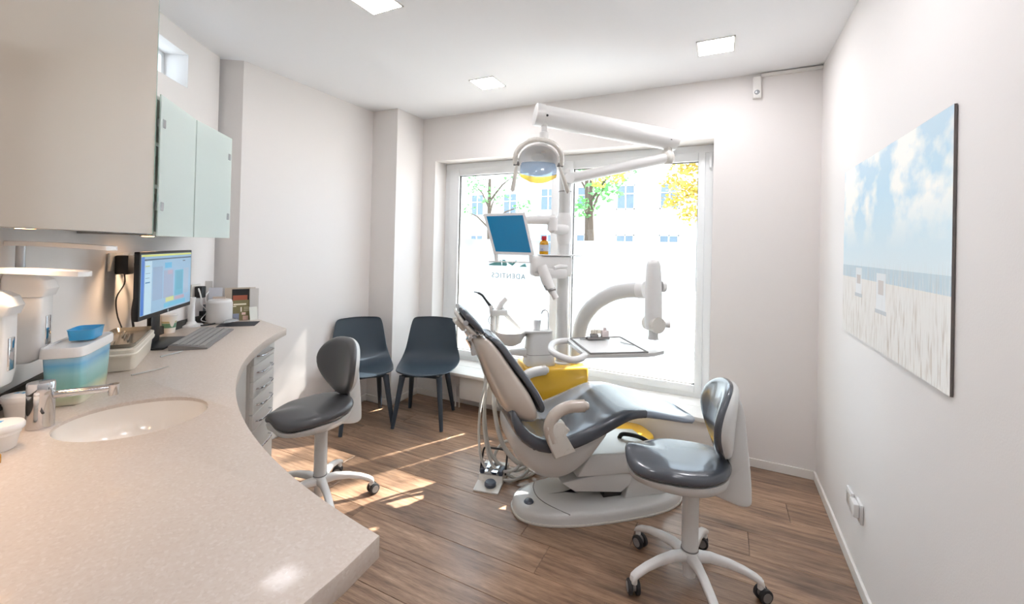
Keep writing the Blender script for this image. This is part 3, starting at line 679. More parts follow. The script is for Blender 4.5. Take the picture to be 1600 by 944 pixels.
bm = BM(); cyl(bm, 0, 0, 0, .001, .008); o = obj('badge', bm, 'silver', t, mw(t) @ Matrix.Translation((0, -.001, z0+.01)) @ Matrix.Rotation(PI/2, 4, 'X'))
# keyboard
k1, k2, k3 = Vector((-2.381, 1.099)), Vector((-2.165, 1.159)), Vector((-2.501, 1.477))
kd = (k3-k2).normalized(); kn = Vector((-kd.y, kd.x)); kl = (k3-k2).length; kc = k2 + kd*kl/2 + kn*.065
t = thing('keyboard', 'long grey computer keyboard tilted up at the back, in front of the monitor', 'keyboard', (kc.x, kc.y, ZT), math.atan2(kd.y, kd.x))
bm = BM(); side_prism(bm, [(-.075, .001), (.075, .001), (.078, .024), (.07, .026), (-.075, .008)], -kl/2, kl/2); bmesh.ops.transform(bm, verts=bm.verts, matrix=Matrix.Rotation(PI/2, 4, 'Z') @ Matrix.Diagonal((1, -1, 1, 1))); obj('base', bm, 'hub', t)
nk = 0
for r_ in range(5):
    for c_ in range(18):
        y = -.058+r_*.026; z = .0115+(y+.058)*.115; x = -kl/2+.02+c_*(kl-.04)/17.6
        bm = BM(); box(bm, x, x+(kl-.04)/17.6-.003, y, y+.022, z-.001, z+.004)
        if nk == 0: o = obj('key', bm, 'aluminium', t)
        else: bm.free(); o = k0.copy(); COL.objects.link(o); o.location = (x-kx, y-ky, z-kz)
        if nk == 0: k0 = o; kx, ky, kz = x, y, z
        nk += 1
# mouse mat, mouse
bm = BM(); hull_box(bm, (-2.64, 1.60), (.72, -.69), (.69, .72), .075, .10, ZT+.0005, ZT+.003); tag(center_obj(obj('mouse_mat', bm, 'pad')), 'dark mouse mat beside the keyboard', 'mouse mat')
t = thing('computer_mouse', 'silver grey computer mouse on the dark mat', 'mouse', (-2.655, 1.565, ZT+.003), R(20))
bm = BM(); pad(bm, lambda a: (.032*math.cos(a), .052*math.sin(a)), lambda x, y: .030*max(0, (1-(x/.042)**2-(y/.062)**2))**.5+.004, .004, 28, 6); obj('shell', bm, 'silver', t)
bm = BM(); box(bm, -.0025, .0025, .012, .03, .029, .034, .001); obj('wheel', bm, 'dark', t)
# drinking cup
t = thing('paper_cup', 'white paper cup with a green leaf print below the monitor', 'cup', (-2.70, 1.262, ZT)); mcup = print_mat('cup_print', 'ece8e0', [(-.012, .03, .03, .055, '6f9c80'), (-.02, .03, .056, .066, 'c3b98f')])
bm = BM(); lathe(bm, [(.001, .0005), (.026, .0005), (.027, .004), (.036, .094)], n=28); obj('cup', bm, mcup, t)
bm = BM(); lathe(bm, [(.0375, .092), (.0385, .095), (.0385, .1), (.035, .104), (.001, .104)], n=28); obj('lid', bm, 'white', t)
# desk stand of a phone arm
t = thing('device_stand', 'white round-footed device stand behind the monitor', 'stand', (-2.80, 1.42, ZT))
bm = BM(); lathe(bm, [(.001, .0005), (.058, .0005), (.058, .01), (.03, .016), (.02, .03)], n=32); obj('foot', bm, 'white', t)
bm = BM(); lathe(bm, [(.019, .03), (.017, .14), (.021, .17), (.001, .172)], n=20); obj('pole', bm, 'white', t)
# round speaker
t = thing('loudspeaker', 'white cylindrical loudspeaker near the corner of the worktop', 'speaker', (-2.790, 1.572, ZT))
bm = BM(); lathe(bm, [(.001, .0005), (.058, .0005), (.066, .008), (.068, .02), (.068, .122), (.066, .128)], n=44); obj('body', bm, 'fabricw', t)
bm = BM(); lathe(bm, [(.066, .1285), (.064, .137), (.058, .143), (.02, .144), (.001, .144)], n=44); obj('top', bm, 'white', t)
# plugs and cables at the wall
def onwall(a, z, r=RB): p = pc(r, a); n = (CC-Vector(p)).normalized(); return Matrix(((-n.y, n.x, 0, p[0]), (n.x, n.y, 0, p[1]), (0, 0, 1, z), (0, 0, 0, 1)))
def outlet(a, z, lab, w):
    G = onwall(a, z); t = thing('wall_socket', lab, 'wall socket', tuple(G.translation)); bm = BM(); box(bm, -w, w, .006, .016, -.041, .041, .003, 2, G); obj('frame', bm, 'cream', t, Matrix()); return G, t
G, t = outlet(-137.2, 1.305, 'double wall socket behind the monitor with black adapter', .082)
p = thing('power_adapter', 'black plug-in power adapter in the double socket left of the monitor', 'adapter', tuple(G.translation)); bm = BM(); box(bm, -.055, -.005, .018, .07, -.055, .03, .006, 2, G); obj('housing', bm, 'black', p, Matrix())
bm = BM(); tube(bm, [G @ Vector(v) for v in smooth_path([(-.03, .045, -.055), (-.03, .045, -.1), (-.055, .03, -.16), (-.035, .025, -.24), (0.0, .03, -.32), (-.0, .035, -.395)])], .0028, 8); obj('cable', bm, 'dark', p, Matrix())
bm = BM(); tube(bm, [G @ Vector(v) for v in smooth_path([(.01, .02, -.0), (.025, .05, -.01), (.05, .055, -.05), (.065, .045, -.14), (.05, .04, -.25), (.08, .045, -.38)])], [.009]*6+[.005]*25, 8); o = obj('monitor_cable', bm, 'black'); tag(center_obj(o), 'thick black cable hanging from socket to the left of the monitor', 'cable')
G, t = outlet(-149.4, 1.10, 'small wall socket between monitor and round speaker', .041)
p = thing('power_adapter', 'black plug-in adapter beside the round speaker', 'adapter', tuple(G.translation)); bm = BM(); box(bm, -.02, .022, .018, .06, -.04, .03, .005, 2, G); obj('housing', bm, 'black', p, Matrix())
bm = BM(); tube(bm, [G @ Vector(v) for v in smooth_path([(0, .04, -.04), (.01, .04, -.08), (.05, .05, -.13), (-.02, .06, -.17), (.03, .08, -.193)])], .0025, 8); obj('cable', bm, 'white', p, Matrix())
bm = BM(); tube(bm, [G @ Vector(v) for v in smooth_path([(-.02, .045, -.0), (-.05, .06, .02), (-.10, .10, .0), (-.12, .12, -.03)])], .004, 8); tag(center_obj(obj('speaker_cable', bm, 'white')), 'white cable arching from the small socket to the round speaker', 'cable')
G = onwall(-149.8, ZT)
bm = BM(); tube(bm, [G @ Vector(v) for v in smooth_path([(.05, .09, .006), (-.02, .13, .006), (-.09, .10, .006), (-.05, .06, .006), (.03, .07, .012), (.06, .12, .010)])], .004, 8); tag(center_obj(obj('coiled_cable', bm, 'dark')), 'black cable coiled flat on the worktop behind the device stand', 'cable')
bm = BM(); tube(bm, [G @ Vector(v) for v in smooth_path([(.02, .05, .02), (.03, .05, .10), (.0, .055, .16), (.04, .05, .19)])], .003, 8); tag(center_obj(obj('white_cable', bm, 'white')), 'white lead hanging below the small socket', 'cable')
# brochures and magazines by the wall corner
def leaflet(px_, py_, wv, h, th, rz, tilt, lab, m, cat='brochure', z=0, name='brochure'):
    bm = BM(); box(bm, -wv/2, wv/2, -th/2, th/2, 0, h); me = finish(bm, name, m); o = bpy.data.objects.new(name, me); COL.objects.link(o)
    o.location = (px_, py_, ZT+z+.001); o.rotation_euler = (-R(tilt), 0, rz); tag(o, lab, cat, None)
face = R(50)
mg1 = print_mat('magazine_portrait', 'd8cfc4', [(-.10, .055, .10, .205, 'c2b4a2'), (-.045, .05, .09, .195, '191b1c'), (-.04, .04, .06, .155, 'b8654c'), (-.10, .06, 0, .085, '7d7f82'), (.06, .09, .15, .158, 'a5947a')])
mg2 = print_mat('magazine_olive', '7c7248', [(-.05, .02, .098, .108, 'e6ddc4'), (-.052, -.035, .088, .094, 'e0d8c0'), (-.012, -.005, .055, .085, 'e9e2cf'), (.006, .04, .08, .083, 'cfc6a8'), (.006, .04, .07, .073, 'cfc6a8'), (.006, .04, .06, .063, 'cfc6a8'), (-.06, -.02, .0, .045, '8c93a8'), (-.005, .016, .035, .05, 'e8c9bd'), (.0, .03, .0, .028, 'c7a594')])
mgw = mat('magazine_white', 'd9d6d2', .4)
leaflet(-2.795, 1.700, .17, .205, .006, face+R(12), 6, 'magazine with a dark haired portrait cover leaning against the wall corner', mg1, 'magazine', name='magazine')
leaflet(-2.748, 1.690, .105, .13, .004, face+R(14), 14, 'small olive brown booklet leaning in front of the portrait magazine', mg2, 'booklet', name='booklet')
leaflet(-2.732, 1.752, .05, .20, .010, face+R(12), 4, 'grey backed magazine at the right end of the leaning row', mgw, 'magazine', name='magazine')
leaflet(-2.700, 1.732, .045, .085, .003, face+R(30), 12, 'small pale card right of the olive booklet', mat('card_white', 'e4e4dc', .5), 'card', name='card')
b1 = print_mat('leaflet_pink', 'ddd5d2', [(-.035, .0, .0, .085, '8f7470'), (-.02, -.005, .03, .07, '5d4a4c'), (.015, .03, 0, .1, '6c7076')])
b2 = print_mat('leaflet_green', 'e2e4ec', [(-.03, .02, .0, .06, '8faa5b'), (-.03, -.015, .0, .06, '3c5a66'), (-.01, .04, .02, .025, 'd4dbc8')])
G = onwall(-151.6, ZT)
def stack(lx, ly, wv, h, z, lab, m):
    p = G @ Vector((lx, ly, 0)); leaflet(p.x, p.y, wv, h, .003, face-R(8), 5, lab, m, z=z)
th = thing('brochure_holder', 'black brochure holder behind the round speaker', 'brochure holder', (-2.882, 1.568, ZT), face-R(8))
bm = BM(); box(bm, -.085, .085, .004, .012, .0005, .13, .002); box(bm, -.085, .085, -.036, .003, .0005, .006, .001); box(bm, -.085, .085, -.040, -.036, .0005, .07, .001); obj('rack', bm, 'black', th)
fx, fy = math.cos(face-R(8)), math.sin(face-R(8))
def inrack(u, v, wv, h, z, lab, m): leaflet(-2.882+fx*u-fy*v, 1.568+fy*u+fx*v, wv, h, .003, face-R(8), 3, lab, m, z=z)
inrack(-.045, -.004, .10, .245, .006, 'tall white brochure at the back of the black holder', mgw)
inrack(-.052, -.012, .075, .19, .006, 'brochure with a pinkish portrait in the black holder', b1)
inrack(.03, -.020, .075, .205, .006, 'white brochure with green and teal cover in the black holder', b2)
inrack(.055, -.030, .07, .15, .006, 'brochure with a warm brown picture at the right of the black holder', print_mat('leaflet_brown', 'd8c8ba', [(-.03, .01, .0, .13, '6e5648'), (-.0, .03, .05, .09, 'e2c4b0')]))

# ------------------------------------------------------------------ visitor chairs
def make_chair(label, loc, rz):
    t = thing('visitor_chair', label, 'chair', loc, rz, 'navy plastic visitor chairs')
    prof = [(.225, .405), (.20, .420), (.12, .412), (.02, .405), (-.08, .41), (-.145, .43), (-.185, .475), (-.205, .53), (-.222, .60), (-.238, .67), (-.252, .735), (-.262, .775), (-.265, .79)]
    wid = [.155, .205, .222, .236, .25, .252, .240, .225, .213, .203, .193, .180, .150]
    bm = BM(); rows = []; nv = 14
    for (x, z), w_ in zip(prof, wid):
        r = []
        for j in range(nv+1):
            v = -1+2*j/nv; back = max(0, min(1, (z-.43)/.15)); seat = 1-back
            xx = x + back*.045*v*v - (seat*.05*v*v if x > .1 else 0); zz = z + seat*.018*v*v*(1 if x < .1 else .3)
            r.append(Vector((xx, v*w_, zz)))
        rows.append(r)
    n1 = len(rows)
    th = .009; top = []; bot = []
    for i, r in enumerate(rows):
        a, b = rows[max(0, i-1)][7], rows[min(n1-1, i+1)][7]; d = (b-a).normalized(); n = Vector((d.z, 0, -d.x))
        if n.z < 0 and i < 5: n = -n
        if i >= 5 and n.x < 0: n = -n
        bot.append([p - n*th for p in r])
    rings = [a + b[::-1] for a, b in zip(rows, bot)]
    loft(bm, rings)
    o = obj('shell', bm, 'navy', t, sharp=1.2); sb = o.modifiers.new('smooth', 'SUBSURF'); sb.levels = 1; sb.render_levels = 2
    bm = BM()
    fr = [(.135, -.135), (.135, .135), (-.11, .135), (-.11, -.135)]
    tube(bm, smooth_path([(.14, -.15, .38), (.15, 0, .392), (.14, .15, .38)], 5), .011, 8); tube(bm, smooth_path([(-.11, -.14, .38), (-.12, 0, .388), (-.11, .14, .38)], 5), .011, 8)
    for s in (-1, 1): tube(bm, [(.14, s*.148, .38), (-.11, s*.138, .38)], .011, 8)
    obj('under_frame', bm, 'navyleg', t)
    for sx, sy in ((1, -1), (1, 1), (-1, 1), (-1, -1)):
        topp = Vector((.14 if sx > 0 else -.11, sy*.145, .385)); ft = Vector((.215 if sx > 0 else -.215, sy*.19, 0.001))
        bm = BM(); tube(bm, [topp, topp.lerp(ft, .12), topp.lerp(ft, .5), ft], [.025, .022, .019, .014], 12, flat=1.15); obj('leg', bm, 'navyleg', t)
    return t
make_chair('navy plastic visitor chair in the wall corner, partly behind the grey stool', (-2.535, 2.52, 0), R(-34))
make_chair('navy plastic visitor chair beside the window sill, next to the pilaster', (-2.135, 2.80, 0), R(-68))

# ------------------------------------------------------------------ operator stools
def make_stool(label, loc, front, legs, leather):
    t = thing('rolling_stool', label, 'stool', loc, front, 'saddle stools on five castors')
    # star base
    bm = BM(); lathe(bm, [(.001, .035), (.026, .035), (.028, .10), (.038, .135), (.034, .148), (.001, .15)], n=28); b = obj('hub', bm, 'white', t)
    for k in range(5):
        a = legs-front+k*2*PI/5; c, s = math.cos(a), math.sin(a); Mx = Matrix.Rotation(a, 4, 'Z')
        bm = BM(); rg = []
        for x, z, wy, hz in ((.02, .118, .026, .020), (.08, .128, .019, .019), (.15, .122, .017, .016), (.21, .108, .0165, .014), (.255, .090, .017, .013), (.275, .078, .017, .011), (.282, .068, .013, .006)):
            rg.append([Mx @ Vector((x, y, z+q)) for y, q in rrect(wy, hz, 3.5, 16)])
        loft(bm, rg); tube(bm, [Mx @ Vector((.268, 0, .085)), Mx @ Vector((.268, 0, .052))], .012, 12); leg = obj('leg', bm, 'white', t)
        ca = a + .5 + k*1.3; Cx = Matrix.Translation((c*.268, s*.268, 0)) @ Matrix.Rotation(ca, 4, 'Z')
        bm = BM()
        for y in (-1, 1):
            lathe(bm, [(.001, -.009), (.024, -.009), (.0285, -.006), (.0285, .006), (.024, .009), (.001, .009)], n=24, mtx=Cx @ Matrix.Translation((.012, y*.0155, .0295)) @ Matrix.Rotation(PI/2, 4, 'X'))
        wh = obj('castor', bm, 'dark', leg)
        bm = BM()
        for y in (-1, 1): lathe(bm, [(.001, -.0012), (.019, -.0012), (.019, .0012), (.001, .0012)], n=20, mtx=Cx @ Matrix.Translation((.012, y*.0250, .0295)) @ Matrix.Rotation(PI/2, 4, 'X'))
        lathe(bm, [(.001, -.006), (.02, -.006), (.02, .006), (.001, .006)], n=16, mtx=Cx @ Matrix.Translation((.010, 0, .036)) @ Matrix.Rotation(PI/2, 4, 'X')); obj('castor_hub', bm, 'hub', leg)
    bm = BM(); cyl(bm, 0, 0, .148, .425, .0335); obj('column', bm, 'greyw', t); bm = BM(); cyl(bm, 0, 0, .144, .1495, .0355); obj('collar', bm, 'hub', t)
    # seat
    cx = .062
    def outl(a, k=1.0):
        c, s = math.cos(a), math.sin(a); e = 2.6
        x = .215*math.copysign(abs(c)**(2/e), c); y = .182*math.copysign(abs(s)**(2/e), s)
        y *= 1 - .16*max(0, x/.215)**1.5 ; x += -.012*(abs(y)/.2)**2*(1 if x > 0 else -1)
        return (x*k, y*k)
    def top(x, y):
        z = .505 + .018*(x/-.228 if x < 0 else 0)**2
        if x > .04: z += (x-.04)/.19*(.020*math.exp(-(y/.055)**2) - .034*(1-math.exp(-(y/.075)**2)))
        return z - .012*(abs(y)/.2)**3
    GS = Matrix.Translation((cx, 0, .038))
    bm = BM(); pad(bm, outl, top, .052, 56, 10, G=GS); o = obj('seat_cushion', bm, leather, t, sharp=1.3); sb = o.modifiers.new('smooth', 'SUBSURF'); sb.levels = 1; sb.render_levels = 1
    bm = BM(); rg = []
    for f, dz in ((.965, -.048), (.955, -.064), (.93, -.082), (.80, -.104), (.55, -.118), (.2, -.12)):
        r = []
        for k in range(56):
            x, y = outl(2*PI*k/56); zt = top(x, y) if dz > -.06 else top(x, y)*.5 + .505*.5 if dz > -.09 else .505
            r.append(GS @ Vector((x*f, y*f, zt+dz)))
        rg.append(r)
    loft(bm, rg); obj('seat_shell', bm, 'greyw', t, sharp=1.3)
    bm = BM(); tube(bm, [(.06, -.03, .415), (.10, -.13, .415), (.12, -.17, .405)], .006, 8); box(bm, .09, .15, -.215, -.165, .392, .408, .005); obj('lever', bm, 'hub', t)
    # back arm
    bm = BM()
    side_prism(bm, closed2([(x+.055, z+.02) for x, z in [(-.10, .395), (-.16, .375), (-.235, .355), (-.276, .362), (-.282, .40), (-.276, .50), (-.262, .62), (-.25, .73), (-.235, .78), (-.218, .765), (-.200, .64), (-.195, .50), (-.195, .445), (-.175, .43), (-.12, .435)]], 3), -.033, .033, .012)
    obj('back_arm', bm, 'greyw', t, sharp=.9)
    # backrest
    def bo(a):
        c, s = math.cos(a), math.sin(a); z = .16*math.copysign(abs(s)**.86, s); hw = .178*abs(c)**.86
        tz = (z+.16)/.32; hw *= .64+.46*math.sin(PI/2*min(1, tz*1.5)) if tz < .667 else 1.10; return (math.copysign(hw, c), z)
    def bt(y, z): return 0.0
    def place(y, z, d):                       # curved back surface, opening forward
        fz = z/.16; x = -.105 + 1.25*y*y + .016*(1-fz*fz) - .012*fz
        return Vector((x+d, y, .715+z))
    for nm, mt_, prof in (('back_cushion', leather, [(.02, 0), (.2, 0), (.4, 0), (.6, 0), (.75, 0), (.86, -.001), (.93, -.005), (.975, -.012), (1.0, -.022), (.985, -.032), (.95, -.036)]),
                          ('back_shell', 'greyw', [(.975, -.034), (.96, -.046), (.90, -.058), (.75, -.066), (.5, -.070), (.2, -.07)])):
        bm = BM(); rg = []
        for f, d in prof:
            r = []
            for k in range(48):
                y, z = bo(2*PI*k/48); r.append(place(y*f, z*f, d))
            rg.append(r)
        loft(bm, rg); obj(nm, bm, mt_, t, sharp=1.3)
    return t
make_stool('dark grey saddle stool with backrest beside the counter drawers', (-1.945, 1.640, 0), R(258), R(44), 'leather2')
make_stool('slate grey saddle stool with glossy seat in the right foreground', (-.1, 1.985, 0), R(190), R(7), 'leather')

# ------------------------------------------------------------------ dental chair (frame A: x along the chair, y across, angle 40)
A = Matrix.Rotation(R(40), 4, 'Z')
def aloc(a, n, z=0): v = A @ Vector((a, n, z)); return tuple(v)
NC = 2.19
t = thing('dental_chair', 'reclined dental chair with slate upholstery and taupe shell backrest', 'dental chair', aloc(1.05, NC), R(40))
def base_out(k, dx=0, n=56):
    out = []
    for i in range(n):
        a = 2*PI*i/n; c, s = math.cos(a), math.sin(a); x = .50*math.copysign(abs(c)**(2/2.5), c); y = .205*math.copysign(abs(s)**(2/2.5), s)
        out.append((1.075+x*k+dx, NC+.02+y*(1-(1-k)*1.8)))
    return out
bm = BM(); loft(bm, [[Vector((x, y, z)) for x, y in base_out(k)] for k, z in ((1.0, .0005), (1.005, .008), (1.0, .012))]); obj('base_rim', bm, 'cream', t, A)
bm = BM(); loft(bm, [[Vector((x, y, z)) for x, y in base_out(k)] for k, z in ((.99, .0125), (.985, .035), (.975, .05), (.955, .058), (.9, .064), (.6, .07), (.3, .072))]); obj('base_plate', bm, 'greyw', t, A)
bm = BM(); tube(bm, smooth_path([(.835, NC-.158, .0565), (.79, NC-.12, .063), (.735, NC-.05, .0665), (.71, NC+.02, .0675), (.715, NC+.10, .067), (.74, NC+.16, .063)], 6), .0024, 6); obj('base_seam', bm, 'hub', t, A)
bm = BM(); lathe(bm, [(.026, .0), (.026, .006), (.02, .014), (.008, .018), (.001, .0185)], c=(.655, NC-.02, .061), n=28); obj('foot_knob', bm, 'knob', t, A)
bm = BM(); side_prism(bm, [(1.17, .066), (1.43, .066), (1.40, .16), (1.30, .235), (1.22, .235)], 2.09, 2.36, .008); obj('pivot_bracket', bm, 'greyw', t, A)
bm = BM(); side_prism(bm, [(1.06, .067), (1.16, .067), (1.2, .14), (1.08, .2)], 2.12, 2.33); obj('arm_gap_shade', bm, 'gap', t, A)  # dark block put in for the shade of the gap under the arm
bm = BM(); side_prism(bm, [(.80, .20), (.87, .15), (1.14, .115), (1.19, .15), (1.205, .21), (1.0, .225)], 2.07, 2.37, .008); obj('lower_arm', bm, 'greyw', t, A)
bm = BM(); side_prism(bm, [(.88, .228), (1.205, .213), (1.40, .225), (1.42, .27), (1.37, .305), (1.20, .325), (.95, .335)], 2.06, 2.38, .010); obj('lift_arm', bm, 'greyw', t, A)
bm = BM(); tube(bm, smooth_path([(1.21, 2.24, .322), (1.24, 2.245, .342), (1.33, 2.22, .328), (1.39, 2.19, .295)], 5), .012, 10); obj('arm_grip', bm, 'black', t, A)
# belly
prof = closed2([(.508, .495), (.525, .415), (.575, .335), (.65, .275), (.735, .248), (.83, .262), (.93, .33), (1.01, .43), (1.045, .49), (1.02, .525), (.90, .475), (.80, .43), (.70, .415), (.60, .455), (.54, .52)], 4)
bm = BM(); side_prism(bm, prof, 1.965, 2.37, .11); obj('body_cover', bm, 'greyw', t, A, sharp=1.0)
bm = BM(); side_prism(bm, closed2([(.68, .44), (.80, .44), (.93, .475), (1.0, .52), (.9, .49), (.80, .412), (.74, .405)], 3), 1.955, 2.0, .012); obj('cover_fin', bm, 'greyw', t, A, sharp=1.0)
# seat cushion: section list (a, z_top, thickness, halfwidth)
def cushion(secs, e=5, n=28):
    rg = []
    for i, (a, z, th, hw) in enumerate(secs):
        a0, z0 = secs[max(0, i-1)][:2]; a1, z1 = secs[min(len(secs)-1, i+1)][:2]; d = Vector((a1-a0, 0, z1-z0)).normalized(); nrm = Vector((-d.z, 0, d.x))
        c = Vector((a, NC, z)) - nrm*th/2
        r = []
        for y, q in rrect(hw, th/2, e, n): r.append(c + Vector((0, y, 0)) + nrm*(q - .012*(1-(y/hw)**2)*(1 if q > 0 else 0)))
        rg.append(r)
    return rg
seat = [(.515, .640, .012, .20), (.53, .618, .05, .235), (.565, .565, .075, .25), (.62, .515, .082, .258), (.69, .492, .085, .26), (.77, .497, .085, .26), (.86, .523, .083, .26), (.95, .556, .08, .26), (1.04, .592, .075, .257), (1.10, .607, .07, .252), (1.16, .606, .062, .245), (1.214, .5955, .056, .238), (1.2165, .595, .056, .237), (1.2168, .595, .056, .237)]
bm = BM(); loft(bm, cushion(seat)); o = obj('seat_cushion', bm, 'leather', t, A, sharp=1.3); sb = o.modifiers.new('smooth', 'SUBSURF'); sb.levels = 1; sb.render_levels = 1
foot = [(1.217, .595, .056, .237), (1.30, .574, .048, .235), (1.38, .551, .042, .23), (1.46, .527, .038, .218), (1.52, .508, .034, .195), (1.56, .496, .028, .155), (1.583, .488, .018, .11), (1.59, .483, .008, .07)]
bm = BM(); loft(bm, cushion(foot, 4)); obj('footrest', bm, 'footpad', t, A, sharp=1.3)
bm = BM(); rg = []
for a, z, th, hw in [(.80, .405, .02, .20), (1.0, .492, .02, .2), (1.10, .532, .02, .19), (1.22, .533, .016, .18), (1.40, .499, .012, .15), (1.5, .475, .008, .10)]: rg.append([Vector((a, NC+y, z+q)) for y, q in rrect(hw, th/2, 4, 16)])
loft(bm, rg); obj('leg_support', bm, 'cream', t, A, sharp=1.3)
# backrest
bk = [  # front(a,z), rear(a,z), half width
 ((.628, .555), (.575, .545), .20), ((.640, .595), (.520, .560), .235), ((.635, .640), (.475, .600), .25), ((.610, .690), (.445, .650), .245), ((.575, .745), (.420, .700), .225), ((.530, .800), (.398, .755), .20),
 ((.490, .855), (.375, .812), .175), ((.455, .905), (.352, .865), .155), ((.420, .945), (.335, .915), .135), ((.385, .965), (.335, .950), .11)]
bm = BM(); rg = []
for (fa, fz), (ra, rz_), hw in bk:
    f = Vector((fa, 0, fz)); r_ = Vector((ra, 0, rz_)); r = []
    for k in range(29):
        a = -PI/2 + PI*k/28; y = math.sin(a); d = math.cos(a); yy = hw*math.copysign(abs(y)**.7, y); dd = abs(d)**.75
        p = f.lerp(r_, dd); r.append(Vector((p.x, NC+yy, p.z)))
    rg.append(r)
loft(bm, rg); o = obj('backrest_shell', bm, 'shell', t, A, sharp=1.4); sb = o.modifiers.new('smooth', 'SUBSURF'); sb.levels = 1; sb.render_levels = 1
bm = BM(); rg = []
for i, ((fa, fz), (ra, rz_), hw) in enumerate(bk[1:]):
    f = Vector((fa, 0, fz)); d = (f-Vector((ra, 0, rz_))).normalized(); th = .040 if 0 < i < 8 else .022; c = f + d*(th/2-.004); hw2 = hw+.004
    rg.append([c + Vector((0, NC+y, 0)) + d*q for y, q in rrect(hw2, th/2, 5, 28)])
loft(bm, rg); o = obj('backrest_cushion', bm, 'leather', t, A, sharp=1.4); sb = o.modifiers.new('smooth', 'SUBSURF'); sb.levels = 1; sb.render_levels = 1
bm = BM(); tube(bm, smooth_path([(.325, NC, .99), (.345, NC, .955), (.37, NC, .91), (.385, NC, .86)], 4), [.018]*4+[.024]*9, 12, flat=2.2); obj('neck_bracket', bm, 'chrome', t, A)
bm = BM(); tube(bm, [(.335, NC-.062, .985), (.335, NC+.062, .985)], .011, 12); tube(bm, [(.362, NC-.045, .925), (.362, NC+.045, .925)], .013, 12); obj('neck_hinge', bm, 'chrome', t, A)
# headrest
hd = Vector((.125, 0, -.132)).normalized(); hn = Vector((-hd.z, 0, hd.x))     # pointing forward/up side
H0 = Vector((.262, NC, 1.105))
def hpt(s, y, q): return H0 + hd*s + Vector((0, y, 0)) + hn*q
bm = BM(); rg = []
for s, hw, th in ((-.004, .07, .010), (.004, .095, .026), (.03, .118, .038), (.08, .128, .042), (.13, .122, .040), (.165, .105, .030), (.178, .08, .010)): rg.append([hpt(s, y, q-.005) for y, q in rrect(hw, th/2, 4, 28)])
loft(bm, rg); obj('headrest_cushion', bm, 'leather', t, A, sharp=1.3)
bm = BM(); rg = []
for s, hw, q0 in ((.004, .08, -.03), (.03, .108, -.046), (.08, .115, -.052), (.13, .108, -.050), (.165, .08, -.034)): rg.append([hpt(s, y, (q0-.027)/2+q) for y, q in rrect(hw, (-q0-.024)/2+.0005, 4, 28)])
loft(bm, rg); obj('headrest_shell', bm, 'cream', t, A, sharp=1.3)
bm = BM(); rg = []
for s, hw, d in ((.035, .05, 0), (.04, .055, 1), (.10, .055, 1), (.105, .05, 0)): rg.append([hpt(s, y, -.062+q) for y, q in rrect(hw, .014 if d else .008, 4, 24)])
loft(bm, rg); obj('headrest_grip', bm, 'cream', t, A, sharp=1.3)
bm = BM(); tube(bm, [hpt(.065, -.112, -.032), hpt(.065, -.122, -.032)], .013, 20); tube(bm, [hpt(.155, -.05, -.045), hpt(.17, -.05, -.05)], .009, 12); obj('adjust_knob', bm, 'silver', t, A)
# armrests
def armrest(n0, s, far=False):
    bm = BM(); q = n0
    path = smooth_path([(.688, q, .50), (.668, q, .56), (.682, q, .61), (.715, q, .64), (.765, q, .657), (.838, q+.012*s, .662)], 5)
    tube(bm, path, [.024]*len(path), 14, flat=1.25); lathe(bm, [(.001, -.02), (.017, -.014), (.0225, 0), (.017, .014), (.001, .02)], mtx=Matrix.Translation((.842, q+.012*s, .662)) @ Matrix.Rotation(PI/2, 4, 'Y'), n=14)
    a = obj('armrest', bm, 'shell' if not far else 'greyw', t, A, sharp=1.3)
    bm = BM(); side_prism(bm, [(.65, .578), (.70, .598), (.735, .592), (.745, .572), (.765, .555), (.745, .535), (.795, .452), (.695, .425), (.66, .50)], q-.022 if s < 0 else q-.03, q+.03 if s < 0 else q+.022, .006); obj('armrest_bracket', bm, 'cream', a, A, sharp=.9)
armrest(1.905, -1); armrest(2.475, 1, True)
bm = BM(); tube(bm, [(.615, 1.962, .455), (.615, 1.955, .455)], .014, 16); obj('side_screw', bm, 'dark', t, A)

# ------------------------------------------------------------------ treatment unit
U0 = aloc(.95, 2.66)
t = thing('treatment_unit', 'white dental treatment unit with yellow console, lamp, screen and tray arm', 'dental unit', U0, R(40))
bm = BM(); vs = box(bm, .735, 1.135, 2.50, 2.80, .40, .665, .022, 3); obj('console', bm, 'yellow', t, A)
bm = BM(); box(bm, .80, 1.08, 2.56, 2.78, .20, .399, .006); obj('console_foot', bm, 'cream', t, A)
bm = BM(); rg = []
for k, z in ((1, .0005), (1, .17), (.98, .188), (.94, .197), (.6, .202)):
    rg.append([Vector((1.33+x*k, 2.585+y*k, z)) for x, y in rrect(.29, .165, 3, 40)])
loft(bm, rg); obj('floor_cover', bm, 'yellow', t, A, sharp=.9)
px_, py_ = .99, 2.62
bm = BM(); cyl(bm, px_, py_, .664, 1.90, .041, n=32); obj('pole', bm, 'greyw', t, A)
bm = BM(); lathe(bm, [(.055, .664), (.055, .672), (.043, .678)], c=(px_, py_, 0)); lathe(bm, [(.055, .664), (.055, .672), (.047, .678)], c=(1.10, 2.62, 0)); obj('pole_foot', bm, 'white', t, A)
bm = BM(); lathe(bm, [(.041, 1.44), (.046, 1.46), (.052, 1.5), (.052, 1.615), (.041, 1.64)], c=(px_, py_, 0)); obj('pole_collar', bm, 'white', t, A)
bm = BM(); lathe(bm, [(.0425, 1.778), (.0425, 1.782), (.041, 1.784)], c=(px_, py_, 0)); obj('pole_ring', bm, 'hub', t, A)
